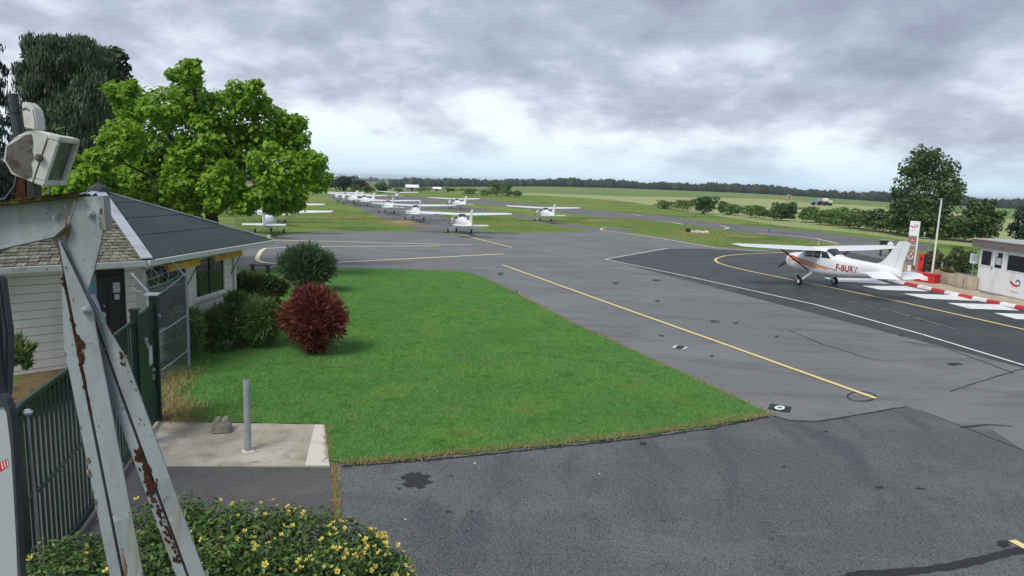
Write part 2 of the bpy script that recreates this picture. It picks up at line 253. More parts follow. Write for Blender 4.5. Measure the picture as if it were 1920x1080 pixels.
# ------------------------------------------------------------------ mesh helpers
def link(o, parent=None):
    COL.objects.link(o)
    if parent: o.parent = parent
    return o
def tag(o, label=None, cat=None, group=None, kind=None):
    if label: o['label'] = label
    if cat: o['category'] = cat
    if group: o['group'] = group
    if kind: o['kind'] = kind
    return o
def thing(name, label, cat, loc=(0, 0, 0), rz=0., group=None):
    o = bpy.data.objects.new(name, None); o.empty_display_size = .2
    COL.objects.link(o); o.location = loc; o.rotation_euler = (0, 0, rz)
    return tag(o, label, cat, group)
class MB:
    def __init__(s): s.v = []; s.f = []
    def add(s, V, Fc):
        n = len(s.v); s.v += [tuple(map(float, p)) for p in V]; s.f += [tuple(i + n for i in q) for q in Fc]; return s
    def box(s, a, b, R=None, o=None):
        x0, y0, z0 = a; x1, y1, z1 = b
        V = [(x0, y0, z0), (x1, y0, z0), (x1, y1, z0), (x0, y1, z0), (x0, y0, z1), (x1, y0, z1), (x1, y1, z1), (x0, y1, z1)]
        if R is not None: V = [tuple(R @ Vector(p)) for p in V]
        if o is not None: V = [(p[0] + o[0], p[1] + o[1], p[2] + o[2]) for p in V]
        return s.add(V, [(3, 2, 1, 0), (4, 5, 6, 7), (0, 1, 5, 4), (1, 2, 6, 5), (2, 3, 7, 6), (3, 0, 4, 7)])
    def tube(s, pts, rad, n=8, cap=True):
        pts = [Vector(p) for p in pts]
        if not hasattr(rad, '__len__'): rad = [rad] * len(pts)
        rings = []; prev = None
        for i, p in enumerate(pts):
            t = (pts[min(i + 1, len(pts) - 1)] - pts[max(i - 1, 0)]).normalized()
            if prev is None:
                a = Vector((0, 0, 1)) if abs(t.z) < .9 else Vector((1, 0, 0))
                x = t.cross(a).normalized()
            else:
                x = (prev - t * prev.dot(t)).normalized()
            y = t.cross(x); prev = x
            rings.append([p + (x * math.cos(2 * math.pi * k / n) + y * math.sin(2 * math.pi * k / n)) * rad[i] for k in range(n)])
        V = [q for r in rings for q in r]; Fc = []
        for i in range(len(rings) - 1):
            for k in range(n):
                k2 = (k + 1) % n
                Fc.append((i * n + k, i * n + k2, (i + 1) * n + k2, (i + 1) * n + k))
        if cap: Fc += [tuple(range(n))[::-1], tuple((len(rings) - 1) * n + k for k in range(n))]
        return s.add(V, Fc)
    def lathe(s, prof, n=16, M4=None):
        """prof: (radius, z) list, closed ends by zero radius or caps"""
        V = []; Fc = []
        for r, z in prof:
            for k in range(n): V.append((r * math.cos(2 * math.pi * k / n), r * math.sin(2 * math.pi * k / n), z))
        for i in range(len(prof) - 1):
            for k in range(n):
                k2 = (k + 1) % n
                Fc.append((i * n + k, i * n + k2, (i + 1) * n + k2, (i + 1) * n + k))
        Fc += [tuple(range(n))[::-1], tuple((len(prof) - 1) * n + k for k in range(n))]
        if M4 is not None: V = [tuple(M4 @ Vector(p)) for p in V]
        return s.add(V, Fc)
    def prism(s, poly, vec):
        """poly: planar 3D points, extruded by vec"""
        n = len(poly); V = [Vector(p) for p in poly] + [Vector(p) + Vector(vec) for p in poly]
        Fc = [tuple(range(n)), tuple(range(2 * n - 1, n - 1, -1))] + [(i, i + n, (i + 1) % n + n, (i + 1) % n) for i in range(n)]
        return s.add(V, Fc)
    def loft(s, rings, cap=True, close=True):
        n = len(rings[0]); V = [p for r in rings for p in r]; Fc = []
        for i in range(len(rings) - 1):
            for k in range(n if close else n - 1):
                k2 = (k + 1) % n
                Fc.append((i * n + k, i * n + k2, (i + 1) * n + k2, (i + 1) * n + k))
        if cap: Fc += [tuple(range(n))[::-1], tuple((len(rings) - 1) * n + k for k in range(n))]
        return s.add(V, Fc)
    def mesh(s, name, mat, smooth=False, fix=True, bev=0):
        me = bpy.data.meshes.new(name); me.from_pydata(s.v, [], s.f)
        bm = bmesh.new(); bm.from_mesh(me)
        if bev: bmesh.ops.bevel(bm, geom=[e for e in bm.edges], offset=bev, segments=2, affect='EDGES', clamp_overlap=True)
        if fix: bmesh.ops.recalc_face_normals(bm, faces=bm.faces)
        bm.to_mesh(me); bm.free()
        if mat: me.materials.append(mat)
        if smooth:
            for p in me.polygons: p.use_smooth = True
            try: me.set_sharp_from_angle(angle=math.radians(40))
            except Exception: pass
        return me
    def build(s, name, mat, parent=None, smooth=False, kind=None, fix=True, bev=0):
        o = bpy.data.objects.new(name, s.mesh(name, mat, smooth, fix, bev)); link(o, parent)
        if kind: o['kind'] = kind
        return o
def np_mesh(name, V, Q, mat):
    V = np.asarray(V, np.float32); Q = np.asarray(Q, np.int32); k = Q.shape[1]
    me = bpy.data.meshes.new(name); me.vertices.add(len(V)); me.vertices.foreach_set('co', V.ravel())
    me.loops.add(Q.size); me.loops.foreach_set('vertex_index', Q.ravel())
    me.polygons.add(len(Q)); me.polygons.foreach_set('loop_start', np.arange(0, Q.size, k, dtype=np.int32))
    try: me.polygons.foreach_set('loop_total', np.full(len(Q), k, np.int32))
    except Exception: pass
    me.update(calc_edges=True); me.materials.append(mat)
    return me
def np_obj(name, V, Q, mat, parent=None, kind=None):
    o = bpy.data.objects.new(name, np_mesh(name, V, Q, mat)); link(o, parent)
    if kind: o['kind'] = kind
    return o
def sheet(name, pts, z, mat, parent=None, kind='structure'):
    me = bpy.data.meshes.new(name); bm = bmesh.new()
    vs = [bm.verts.new((p[0], p[1], z)) for p in pts]; bm.faces.new(vs)
    bmesh.ops.triangulate(bm, faces=bm.faces); bmesh.ops.recalc_face_normals(bm, faces=bm.faces)
    for f in bm.faces:
        if f.normal.z < 0: f.normal_flip()
    bm.to_mesh(me); bm.free(); me.materials.append(mat)
    o = bpy.data.objects.new(name, me); link(o, parent)
    if parent is None and kind: o['kind'] = kind
    return o
def ribbon(name, pts, wd, z, mat, parent=None, jag=0.):
    """a painted or laid strip along a ground polyline"""
    P_ = [Vector((p[0], p[1], 0)) for p in pts]; V = []; Fc = []
    for i, p in enumerate(P_):
        a = (p - P_[i - 1]).normalized() if i else None
        b = (P_[i + 1] - p).normalized() if i < len(P_) - 1 else None
        if a is None: a = b
        if b is None: b = a
        t = (a + b).normalized(); n = Vector((-t.y, t.x, 0)); h = wd / 2 / max(.5, n.dot(Vector((-a.y, a.x, 0))))
        j = rnd.uniform(1 - jag, 1 + jag)
        V += [(p + n * h * j)[:2] + (z,), (p - n * h * rnd.uniform(1 - jag, 1 + jag))[:2] + (z,)]
    for i in range(len(P_) - 1): Fc.append((2 * i, 2 * i + 1, 2 * i + 3, 2 * i + 2))
    me = bpy.data.meshes.new(name); me.from_pydata(V, [], Fc)
    bm = bmesh.new(); bm.from_mesh(me); bmesh.ops.recalc_face_normals(bm, faces=bm.faces)
    for f in bm.faces:
        if f.normal.z < 0: f.normal_flip()
    bm.to_mesh(me); bm.free(); me.materials.append(mat)
    o = bpy.data.objects.new(name, me); link(o, parent)
    if parent is None: o['kind'] = 'structure'
    return o
def dense(pts, step, wob=0.):
    o = []
    for a, b in zip(pts[:-1], pts[1:]):
        a = np.array(a[:2]); b = np.array(b[:2]); n = max(1, int(np.hypot(*(b - a)) / step))
        for k in range(n): o.append(a + (b - a) * k / n + np.array([rnd.uniform(-wob, wob), rnd.uniform(-wob, wob)]))
    o.append(np.array(pts[-1][:2])); return o
def gp(l): return [G(u, v) for u, v in l]
def text_mesh(body, size, mat, name='lettering', align='LEFT'):
    cu = bpy.data.curves.new(name, 'FONT'); cu.body = body; cu.size = size; cu.align_x = align; cu.resolution_u = 3; cu.offset = .014 if name == 'registration' else 0
    ob = bpy.data.objects.new(name, cu); COL.objects.link(ob)
    dg = bpy.context.evaluated_depsgraph_get(); me = bpy.data.meshes.new_from_object(ob.evaluated_get(dg))
    bpy.data.objects.remove(ob); bpy.data.curves.remove(cu)
    me.name = name; me.materials.clear(); me.materials.append(mat)
    return me

# ------------------------------------------------------------------ ground
U_ = np.array([-4000, 650, 800, 1000, 1140, 1400, 1670, 1890, 5000.])
Z9 = np.array([-10, -10, -5.2, .7, 2.4, 2.1, -2.1, -3.5, -4.])
Z26 = np.array([-15, -15, -5, 1.2, 3, 3, 0, -2, -3.])
def uaz(x, y):
    az = np.clip(np.arctan2(x, y), -1.3, 1.3); return 960 + 1300 * np.tan(az)
def sstep(a, b, x):
    t = np.clip((x - a) / (b - a), 0, 1); return t * t * (3 - 2 * t)
def terr(x, y):
    x = np.asarray(x, float); y = np.asarray(y, float); D = np.hypot(x, y); u = uaz(x, np.maximum(y, 1e-3))
    u = np.where(y > 0, u, np.where(x > 0, 4000, -4000))
    return np.interp(u, U_, Z9) * sstep(260, 900, D) + (np.interp(u, U_, Z26) - np.interp(u, U_, Z9)) * sstep(900, 2600, D)
B1u = [-9999, 650, 1000, 1140, 1240, 1300, 1450, 1600, 1700, 1920, 9999]; B1d = [320, 300, 300, 262, 186, 154, 116, 106, 96, 88, 88]
B2u = [-9999, 600, 1000, 1140, 1300, 1440, 1600, 1920, 9999]; B2d = [335, 335, 350, 350, 410, 480, 400, 215, 215]
def ground():
    naz = 360; V = [(0, 0, 0)]; Fc = []; mi = []
    azs = [2 * math.pi * k / naz for k in range(naz)]
    rows = []
    for fr in (.02, .06, .12, .2, .3, .42, .55, .7, .85, 1.0): rows.append(('a', fr))
    for fr in (.25, .5, .75, 1.0): rows.append(('b', fr))
    for fr in (.1, .2, .3, .42, .55, .7, .85, 1.0): rows.append(('c', fr))
    for r in (1050, 1250, 1500, 1800, 2200, 2600, 3500, 5000, 9000): rows.append(('d', r))
    for kind, fr in rows:
        for a in azs:
            x, y = math.sin(a), math.cos(a)
            u = float(uaz(x, y)) if y > 0 else (9000 if x > 0 else -9000)
            b1 = np.interp(u, B1u, B1d); b2 = np.interp(u, B2u, B2d)
            D = {'a': b1 * fr, 'b': b1 + (b2 - b1) * fr, 'c': b2 + (900 - b2) * fr, 'd': fr}[kind]
            V.append((x * D, y * D, float(terr(x * D, y * D))))
    for k in range(naz): Fc.append((0, 1 + (k + 1) % naz, 1 + k)); mi.append(0)
    for i in range(len(rows) - 1):
        for k in range(naz):
            k2 = (k + 1) % naz; a = 1 + i * naz
            Fc.append((a + k, a + k2, a + naz + k2, a + naz + k)); mi.append({'a': 0, 'b': 1, 'c': 2, 'd': 3}[rows[i + 1][0]])
    me = bpy.data.meshes.new('ground'); me.from_pydata(V, [], Fc)
    for k_ in ('grass', 'crop', 'field', 'hills'): me.materials.append(mt[k_])
    me.polygons.foreach_set('material_index', mi)
    for p in me.polygons: p.use_smooth = True
    bm = bmesh.new(); bm.from_mesh(me); bmesh.ops.recalc_face_normals(bm, faces=bm.faces)
    if sum(f.normal.z for f in bm.faces) < 0: bmesh.ops.reverse_faces(bm, faces=bm.faces)
    bm.to_mesh(me); bm.free()
    o = bpy.data.objects.new('ground', me); link(o); o['kind'] = 'structure'
ground()

# ------------------------------------------------------------------ paved areas
apron_px = [(380, 478), (440, 458), (520, 443), (575, 437), (600, 434), (797, 434), (835, 437), (1000, 437), (1112, 434), (1125, 427), (1140, 425), (1190, 430), (1180, 437), (1242, 445), (1344, 463), (1420, 468), (1570, 462), (1650, 468)]
ap = [tuple(p[:2]) for p in gp(apron_px)]
apron = sheet('apron', [(-60, 34)] + [(-60, 60)] + ap[1:] + [(33, 52), (31, 44), (34, 26), (60, 10), (60, -6), (-4.2, -6), (-4.2, 11.0), (-12, 26), (-30, 34)], .004, mt['asph'])
dark_px = [(1135, 486), (1250, 467), (1300, 466), (1417, 471), (1560, 466)]
dk = [tuple(p[:2]) for p in gp(dark_px)]
dark = sheet('fuel_apron', dk + [(30.6, 52), (30.6, 26), tuple(G(1920, 690)[:2])], .009, mt['asph3'])
fore_px = [(640, 874), (900, 853), (1200, 824), (1400, 793), (1448, 779), (1480, 788), (1530, 791), (1600, 779), (1700, 762), (1810, 803), (1860, 806), (1920, 845)]
fg = [tuple(p[:2]) for p in gp(fore_px)]
fore = sheet('forecourt', [(-2.6, -6), tuple(G(632, 975)[:2])] + fg + [(60, 10), (60, -6)], .009, mt['asph2'])
path = sheet('path', [tuple(G(632, 975)[:2]), tuple(G(626, 872)[:2]), tuple(G(618, 878)[:2]), tuple(G(258, 876)[:2]), (-7.3, 13.7), (-8.6, 17), (-15, 17), (-15, 2), (-2.6, 2)], .013, mt['path'])
# seams and tar bands between the surfaces
ribbon('tar_seam', dense(gp([(1452, 781), (1480, 789), (1530, 792), (1600, 780), (1700, 763)]), .15, .012), .05, .018, mt['tar'], fore, .5)
ribbon('tar_seam', dense(gp([(1720, 768), (1810, 803), (1920, 846)]), .2, .015), .03, .018, mt['tar'], fore, .5)
ribbon('tar_seam', dense(gp([(1800, 803), (1850, 797), (1900, 800)]), .2, .015), .05, .018, mt['tar'], fore, .5)
ribbon('tar_band', dense(gp([(1540, 1100), (1610, 1079), (1700, 1074), (1780, 1064), (1870, 1044), (1935, 1026)]), .1, .012), .15, .018, mt['tar'], fore, .25)
ribbon('tar_edge', dense(gp([(640, 876), (760, 868), (900, 854), (1050, 839), (1200, 823), (1330, 805), (1440, 782)]), .12, .02), .07, .017, mt['tar'], fore, .6)
ribbon('tar_seam', dense(gp([(1690, 640), (1780, 655), (1900, 700)]), .3, .02), .04, .018, mt['tar'], apron, .5)
ribbon('tar_seam', dense(gp([(1480, 620), (1540, 645), (1640, 676)]), .3, .02), .04, .018, mt['tar'], apron, .6)
ribbon('tar_seam', dense(gp([(1780, 735), (1850, 712), (1930, 688)]), .3, .02), .03, .018, mt['tar'], apron, .5)
def blob(name, u, v, ru, rv, mat, parent, n=26, z=.017, jag=.35):
    pts = []
    for k in range(n):
        a = 2 * math.pi * k / n; j = rnd.uniform(1 - jag, 1.0 + jag * .5)
        pts.append(tuple(G(u + ru * j * math.cos(a), v + rv * j * math.sin(a))[:2]))
    sheet(name, pts, z, mat, parent)
blob('tar_patch', 781, 902, 27, 15, mt['tar'], fore)
blob('tar_patch', 757, 897, 7, 4, mt['tar'], fore)
blob('tar_patch', 748, 918, 3, 2, mt['tar'], fore)
for u, v, a, b in ((840, 961, 6, 2), (884, 960, 4, 1.2), (875, 997, 3, 2), (846, 894, 3, 1.5), (1205, 833, 8, 3), (1549, 810, 5, 2), (1470, 876, 3, 1.5), (1650, 915, 8, 2), (1725, 917, 10, 2), (1880, 1021, 14, 7), (1154, 531, 6, 2), (1233, 565, 5, 2), (1338, 602, 6, 1.5), (1380, 606, 6, 1.5), (1690, 629, 7, 2), (1230, 526, 9, 2), (1500, 531, 5, 1.2), (1790, 683, 15, 3), (1456, 631, 4, 1.5), (1240, 630, 5, 1.6), (1335, 668, 4, 1.6)):
    blob('tar_spot', u, v, a, b, mt['tar'], apron if v < 760 else fore, 12)
for u, v in ((760, 976), (1124, 890), (890, 870), (770, 1052)):
    blob('pale_chip', u, v, 2.4, 1.1, mt['wpaint'], fore, 7, .02)
for u, v in ((1600, 752), ):
    pts = [G(1615 + 27 * math.cos(a / 16 * 2 * math.pi), 744 + 9 * math.sin(a / 16 * 2 * math.pi)) for a in range(17)]
    ribbon('tar_ring', pts, .05, .0165, mt['tar'], apron, .3)
pts = [G(1340 + 8 * math.cos(a / 12 * 2 * math.pi), 603 + 2.5 * math.sin(a / 12 * 2 * math.pi)) for a in range(13)]
ribbon('tar_ring', pts, .05, .0165, mt['tar'], apron, .3)
# concrete pad by the gate
pad_pts = [G(256, 877), G(619, 877), G(609, 799), G(270, 793)]
pad = MB().prism([(p[0], p[1], 0) for p in pad_pts], (0, 0, .035)).build('concrete_pad', mt['conc'], kind='structure')
e0, e1 = G(619, 877), G(609, 799); e2 = G(586, 799); e3 = G(560, 877)
MB().prism([(p[0], p[1], .036) for p in (G(618.5, 876.5), G(608.5, 799.5), G(590, 799.5), G(572, 876.5))], (0, 0, .005)).build('pale_edge', mt['conc_edge'], pad)
# taxiways through the airfield grass
sheet('taxiway', gp([(797, 434.5), (711, 407), (664, 387), (630, 377), (615, 368), (640, 365.5), (700, 366), (745, 375), (800, 392), (840, 409), (880, 424), (930, 437.2)]), .006, mt['taxi'])
sheet('taxiway', gp([(1112, 434.3), (1020, 418), (967, 407), (930, 401), (800, 391), (745, 375.5), (800, 376.5), (880, 388), (960, 401), (1053, 418), (1125, 428)]), .006, mt['taxi'])
sheet('runway_link', gp([(640, 365), (720, 365), (800, 370), (900, 373.5), (1000, 384), (1140, 396), (1240, 404), (1340, 418), (1480, 430), (1640, 447), (1740, 458), (1740, 471), (1640, 466), (1570, 458), (1480, 446), (1365, 432), (1290, 422), (1200, 410.5), (1140, 409), (1000, 392.5), (930, 385), (840, 378), (740, 374), (690, 368)]), .0075, mt['taxi'])
ribbon('grass_track', gp([(440, 411), (640, 411), (760, 408)]), 1.0, .008, mt['soil'])
ribbon('grass_track', gp([(560, 426.5), (700, 427), (790, 427)]), .35, .009, mt['soil'])
for a in ([(1270, 434), (1300, 432), (1345, 436), (1330, 440), (1280, 439)], [(1345, 437.5), (1400, 441), (1440, 445), (1400, 446), (1360, 442)], [(1080, 413), (1130, 411), (1150, 414), (1100, 416)], [(705, 417), (760, 412), (790, 420), (750, 424)]):
    sheet('bare_patch', gp(a), .011, mt['dry'])

# painted lines (children of the surface they are painted on)
YL, ZP = 'yellow_line', .022
ribbon(YL, gp([(942, 497), (1150, 572), (1330, 636), (1480, 690), (1642, 748)]), .15, ZP, mt['yel'], apron)
ribbon(YL, gp([(868, 440), (900, 449.5), (960, 464.5)]), .2, ZP, mt['yel'], apron)
ribbon(YL, gp([(505, 441), (501.5, 446), (505, 450), (520, 451), (640, 453.5), (884, 460)]), .26, ZP, mt['yelpale'], apron)
ribbon(YL, gp([(826, 461.5), (612, 462.5), (520, 465), (497, 466.5), (489, 471), (482, 484), (483, 489), (493, 492.5), (516, 495), (640, 492), (800, 484), (944, 476.5)]), .26, ZP, mt['yelpale'], apron)
ribbon(YL, gp([(1138, 426.5), (1129, 428), (1126, 430), (1130, 432.5), (1140, 434), (1169, 437), (1242, 447.5), (1300, 458), (1344, 465.5), (1417, 471), (1480, 474)]), .2, ZP, mt['yelpale'], apron)
ribbon(YL, gp([(1560, 471), (1471, 474), (1396, 476.5), (1359, 480), (1343, 485), (1341, 489), (1347, 493.5), (1368, 500), (1415, 511), (1490, 526), (1565, 541), (1700, 569), (1940, 623)]), .17, ZP, mt['yel'], dark)
ribbon(YL, gp([(1897, 1015), (1925, 1030)]), .14, ZP, mt['yel'], fore)
ribbon('white_line', gp([(1252, 466), (1135, 486.5), (1300, 521), (1530, 572), (1730, 628), (1940, 692)]), .13, ZP, mt['wpaint'], dark)
for l in ([(1405, 541), (1445, 540), (1490, 539.5)], [(1500, 547), (1590, 565), (1690, 589), (1790, 618)], [(1434, 486.5), (1480, 496)]):
    ribbon('worn_line', dense(gp(l), .4), .16, ZP, mt['wfaint'], dark)
for l in ([(1187, 402), (1203, 405)], [(1232, 414), (1262, 417), (1281, 421)], [(1350, 423), (1367, 427), (1358, 429.5)], [(1420, 437), (1480, 442), (1530, 447.5), (1572, 457)], [(1140, 427), (1192, 430)], [(925, 390), (1000, 396)]):
    ribbon('taxi_line', gp(l), .3, .014, mt['yelpale'])
for q in ([(1544, 521), (1572, 529), (1668, 533), (1640, 523)], [(1616, 536.5), (1650, 544), (1742, 547), (1700, 537)], [(1693, 551), (1733, 560.5), (1832, 565), (1790, 554)], [(1776, 568.5), (1818, 579.5), (1912, 583), (1870, 571.5)], [(1863, 587.5), (1905, 599), (2000, 603), (1960, 591)]):
    sheet('hatch_stripe', gp(q), ZP, mt['wpaint'], dark)
for u, v, s in ((1275, 652, 1), (938, 513.5, .7), (968, 548, .55)):
    c = G(u, v)
    sheet('anchor_marker', [c[:2] + np.array(d) * .28 * (1 if s == 1 else .8) for d in ((-1, -.2), (.2, -1), (1, .2), (-.2, 1))], .019, mt['wpaint'], apron)
    blob('anchor_hole', u, v, 9 * s, 3.2 * s, mt['tar'], apron, 12, .023, .1)
c = G(1462, 766)
sheet('anchor_marker', [c[:2] + np.array(d) * .33 for d in ((-1, -.3), (.3, -1), (1, .3), (-.3, 1))], .019, mt['tar'], apron)
blob('anchor_ring', 1462, 766, 10, 4, mt['wpaint'], apron, 14, .023, .05)
blob('anchor_slot', 1462, 766, 5, 1.2, mt['tar'], apron, 10, .025, .05)

# ------------------------------------------------------------------ lawn, grass blades, dry edges
lawn_px = [(612, 864), (608, 798), (480, 796), (330, 793), (300, 790), (300, 740), (352, 690), (330, 640), (300, 600), (440, 505), (640, 503), (780, 506), (870, 510), (905, 520), (955, 545), (1080, 610), (1200, 665), (1330, 725), (1440, 776), (1400, 789), (1200, 819), (1050, 836), (900, 849), (760, 863), (645, 872)]
lw = [p for p in dense(gp(lawn_px) + [G(*lawn_px[0])], .28, .055)]
lawn = sheet('lawn', [tuple(p) for p in lw], .03, mt['lawn'])
def inside(px, py, poly):
    r = np.zeros(len(px), bool); n = len(poly)
    for i in range(n):
        x1, y1 = poly[i]; x2, y2 = poly[(i + 1) % n]
        c = ((y1 > py) != (y2 > py)) & (px < (x2 - x1) * (py - y1) / (y2 - y1 + 1e-12) + x1)
        r ^= c
    return r
def blades(name, xy, h, wd, mat, lean=.5, z=.02, seed=1, parent=None, kind='stuff'):
    r = np.random.default_rng(seed); n = len(xy); a = r.uniform(0, 2 * np.pi, n); hh = h * r.uniform(.5, 1.25, n)
    dx, dy = np.cos(a) * wd / 2, np.sin(a) * wd / 2; b = r.uniform(0, 2 * np.pi, n); l = lean * hh * r.uniform(.2, 1.3, n)
    if np.ndim(z) == 0: z = np.full(n, z)
    V = np.empty((n, 3, 3)); V[:, 0] = np.stack([xy[:, 0] - dx, xy[:, 1] - dy, z], 1); V[:, 1] = np.stack([xy[:, 0] + dx, xy[:, 1] + dy, z], 1)
    V[:, 2] = np.stack([xy[:, 0] + np.cos(b) * l, xy[:, 1] + np.sin(b) * l, z + hh], 1)
    return np_obj(name, V.reshape(-1, 3), np.arange(3 * n).reshape(-1, 3), mat, parent, kind)
rg = np.random.default_rng(3)
lp = np.array([(p[0], p[1]) for p in lw])
mn, mx_ = lp.min(0), lp.max(0)
cand = rg.uniform(mn, mx_, (620000, 2))
dist = np.hypot(cand[:, 0], cand[:, 1])
keep = inside(cand[:, 0], cand[:, 1], lp) & (rg.random(len(cand)) < np.clip((17 / dist) ** 1.6, 0, 1))
cand = cand[keep][:260000]
gr = blades('lawn_grass', cand, .05, .016, mt['blade'], .8, .028, 5)
tag(gr, 'short bright green lawn grass between the gate and the asphalt', 'grass')
def along(pts, n, spread, rngx):
    P_ = np.array([p[:2] for p in pts]); L = np.hypot(*np.diff(P_, axis=0).T); c = np.r_[0, np.cumsum(L)]; t = rngx.uniform(0, c[-1], n)
    return np.stack([np.interp(t, c, P_[:, 0]), np.interp(t, c, P_[:, 1])], 1) + rngx.normal(0, spread, (n, 2))
xy = np.concatenate([along(gp([(640, 870), (760, 861), (900, 846), (1200, 815), (1330, 795), (1440, 777)]), 5500, .08, rg),
                     along(gp([(905, 521), (955, 545), (1080, 609), (1200, 664), (1330, 724), (1440, 776)]), 3200, .08, rg),
                     along(gp([(305, 785), (380, 793)]), 1200, .12, rg), along(gp([(612, 800), (616, 872)]), 500, .04, rg)])
tag(blades('dry_edge_grass', xy, .06, .018, mt['dry'], .9, .02, 6), 'straw coloured dry grass fringe along the lawn edges', 'grass')
xy = along(gp([(626, 872), (630, 920), (633, 978)]), 1500, .03, rg)
tag(blades('crack_grass', xy, .05, .015, mt['dry'], .9, .012, 7), 'dry weeds growing in the crack between path and forecourt', 'grass')
xy = np.concatenate([along(gp([(308, 788), (318, 740), (345, 700)]), 1500, .20, rg), along(gp([(310, 770), (330, 775)]), 900, .3, rg)])
tag(blades('dry_fence_grass', xy, .15, .02, mt['dry'], 1.0, .02, 8), 'tall dry grass at the foot of the wire fence', 'grass')
xy = np.concatenate([along(gp([(700, 417), (800, 424)]), 500, .8, rg), along(gp([(1270, 436), (1340, 437)]), 900, .8, rg), along(gp([(1350, 439), (1440, 445)]), 700, .6, rg)])
tag(blades('bleached_grass', xy, .12, .06, mt['dry'], .8, .01, 9), 'bleached dead grass patches beside the taxiways', 'grass')
# airfield grass texture in the nearer parts
def in_px(poly, n, seed):
    r = np.random.default_rng(seed); p = np.array([q[:2] for q in gp(poly)]); a, b = p.min(0), p.max(0); c = r.uniform(a, b, (n, 2)); return c[inside(c[:, 0], c[:, 1], p)]
xy = np.concatenate([in_px([(440, 432), (600, 432), (790, 432), (711, 409), (640, 392), (440, 392)], 26000, 1), in_px([(940, 435), (1100, 433), (1010, 419), (965, 409), (900, 403), (870, 418)], 12000, 2), in_px([(1180, 436), (1345, 462), (1420, 467), (1560, 460), (1480, 447), (1365, 433), (1290, 423), (1200, 411), (1060, 409), (1010, 411), (1060, 418), (1130, 426)], 40000, 3), in_px([(1140, 394), (1240, 402), (1480, 428), (1640, 445), (1740, 456), (1740, 445), (1600, 427), (1450, 413), (1300, 397), (1140, 380)], 30000, 4), in_px([(840, 370), (900, 372.5), (1000, 383), (1140, 395), (1140, 381), (1000, 368), (850, 366)], 16000, 5)])
tag(blades('airfield_grass', xy, .07, .05, mt['fblade'], .8, .004, 10), 'mown green grass islands between the taxiways', 'grass')

# ------------------------------------------------------------------ foliage builder
def leafcloud(lumps, n, size, asp=.55, shell=.62, style='leaf', seed=0, droop=0., upb=.5):
    """lumps: (centre, (rx,ry,rz)); leaf-sized quads through the volume of the lumps"""
    r = np.random.default_rng(seed)
    C_ = np.array([l[0] for l in lumps], float); R_ = np.array([l[1] if hasattr(l[1], '__len__') else (l[1],) * 3 for l in lumps], float)
    wt = (R_.prod(1)) ** (2 / 3.); k = r.choice(len(lumps), n, p=wt / wt.sum())
    d = r.normal(size=(n, 3)); d /= np.linalg.norm(d, axis=1)[:, None]
    rr = shell + (1 - shell) * r.random(n) ** .7
    rr = rr * (1 + .10 * np.sin(d[:, 0] * 7 + k) * np.cos(d[:, 2] * 6 + 2 * k)) + r.normal(0, .10 if style == 'shoot' else .035, n)
    p = C_[k] + d * rr[:, None] * R_[k]
    rv = r.normal(size=(n, 3))
    if style == 'leaf':
        nrm = d * .55 + rv * .42 + np.array([0, 0, upb]); ax = np.cross(nrm, r.normal(size=(n, 3))); ax[:, 2] -= droop * np.linalg.norm(ax, axis=1)
    elif style == 'shoot':
        ax = d * 1.0 + rv * .30 + np.array([0, 0, upb]); nrm = np.cross(ax, r.normal(size=(n, 3)))
    else:   # hanging
        ax = rv * .22 + d * .12 + np.array([0, 0, -1.]); nrm = d + rv * .5
    ax /= np.linalg.norm(ax, axis=1)[:, None]
    sd_ = np.cross(nrm, ax); sd_ /= np.linalg.norm(sd_, axis=1)[:, None] + 1e-9
    s = size * r.uniform(.45, 1.4, n)
    a = ax * s[:, None]; b = sd_ * (s * asp * .5)[:, None]
    nn = np.cross(ax, sd_) * (s * .08)[:, None]
    V = np.empty((n, 4, 3)); V[:, 0] = p - a * .5; V[:, 1] = p - a * .05 + b + nn; V[:, 2] = p + a * .5 - nn; V[:, 3] = p - a * .05 - b + nn
    return V.reshape(-1, 3), np.arange(4 * n).reshape(-1, 4)
def plant(name, label, cat, base, lumps, n, size, mat, group=None, trunk=None, limbs=0, sub=4, **kw):
    """a plant with its foliage (and trunk, limbs) as parts; lumps in world coordinates"""
    b = np.array(base, float)
    t = thing(name, label, cat, tuple(b), 0, group)
    L = [(np.array(l[0]) - b, l[1]) for l in lumps]
    if sub:
        rs = np.random.default_rng(n + len(label)); L2 = []
        for c, q in L:
            q = np.array(q if hasattr(q, '__len__') else (q,) * 3, float); L2.append((c, q * .88))
            for _ in range(sub):
                d = rs.normal(size=3); d[2] = d[2] * .8 + .15; d /= np.linalg.norm(d); f = rs.uniform(.25, .46)
                L2.append((c + d * q * rs.uniform(.72, .98), q * f * np.array([1.15, 1.15, .8])))
        Lf = L2
    else: Lf = L
    V, Q = leafcloud(Lf, n, size, **kw)
    np_obj('crown' if trunk else 'foliage', V, Q, mat, t, 'stuff')
    if trunk:
        rad, top = trunk
        m = MB(); h = top
        m.tube([(0, 0, -.1), (.04 * h, .02 * h, h * .3), (-.02 * h, .03 * h, h * .65), (.02 * h, 0, h)], [rad * 1.25, rad, rad * .7, rad * .3], 8)
        m.build('trunk', mt['bark'], t, True)
        m = MB(); rr = random.Random(len(label))
        for c, r_ in (rr.sample(L, min(limbs, len(L))) if limbs else ()):
            z0 = h * rr.uniform(.25, .8); e = Vector(c); s0 = Vector((0, 0, z0)); mid = s0.lerp(e, .5) + Vector((0, 0, .08 * h))
            m.tube([s0, mid, e], [rad * .45, rad * .28, rad * .08], 6)
        if limbs: m.build('limbs', mt['bark'], t, True)
    return t
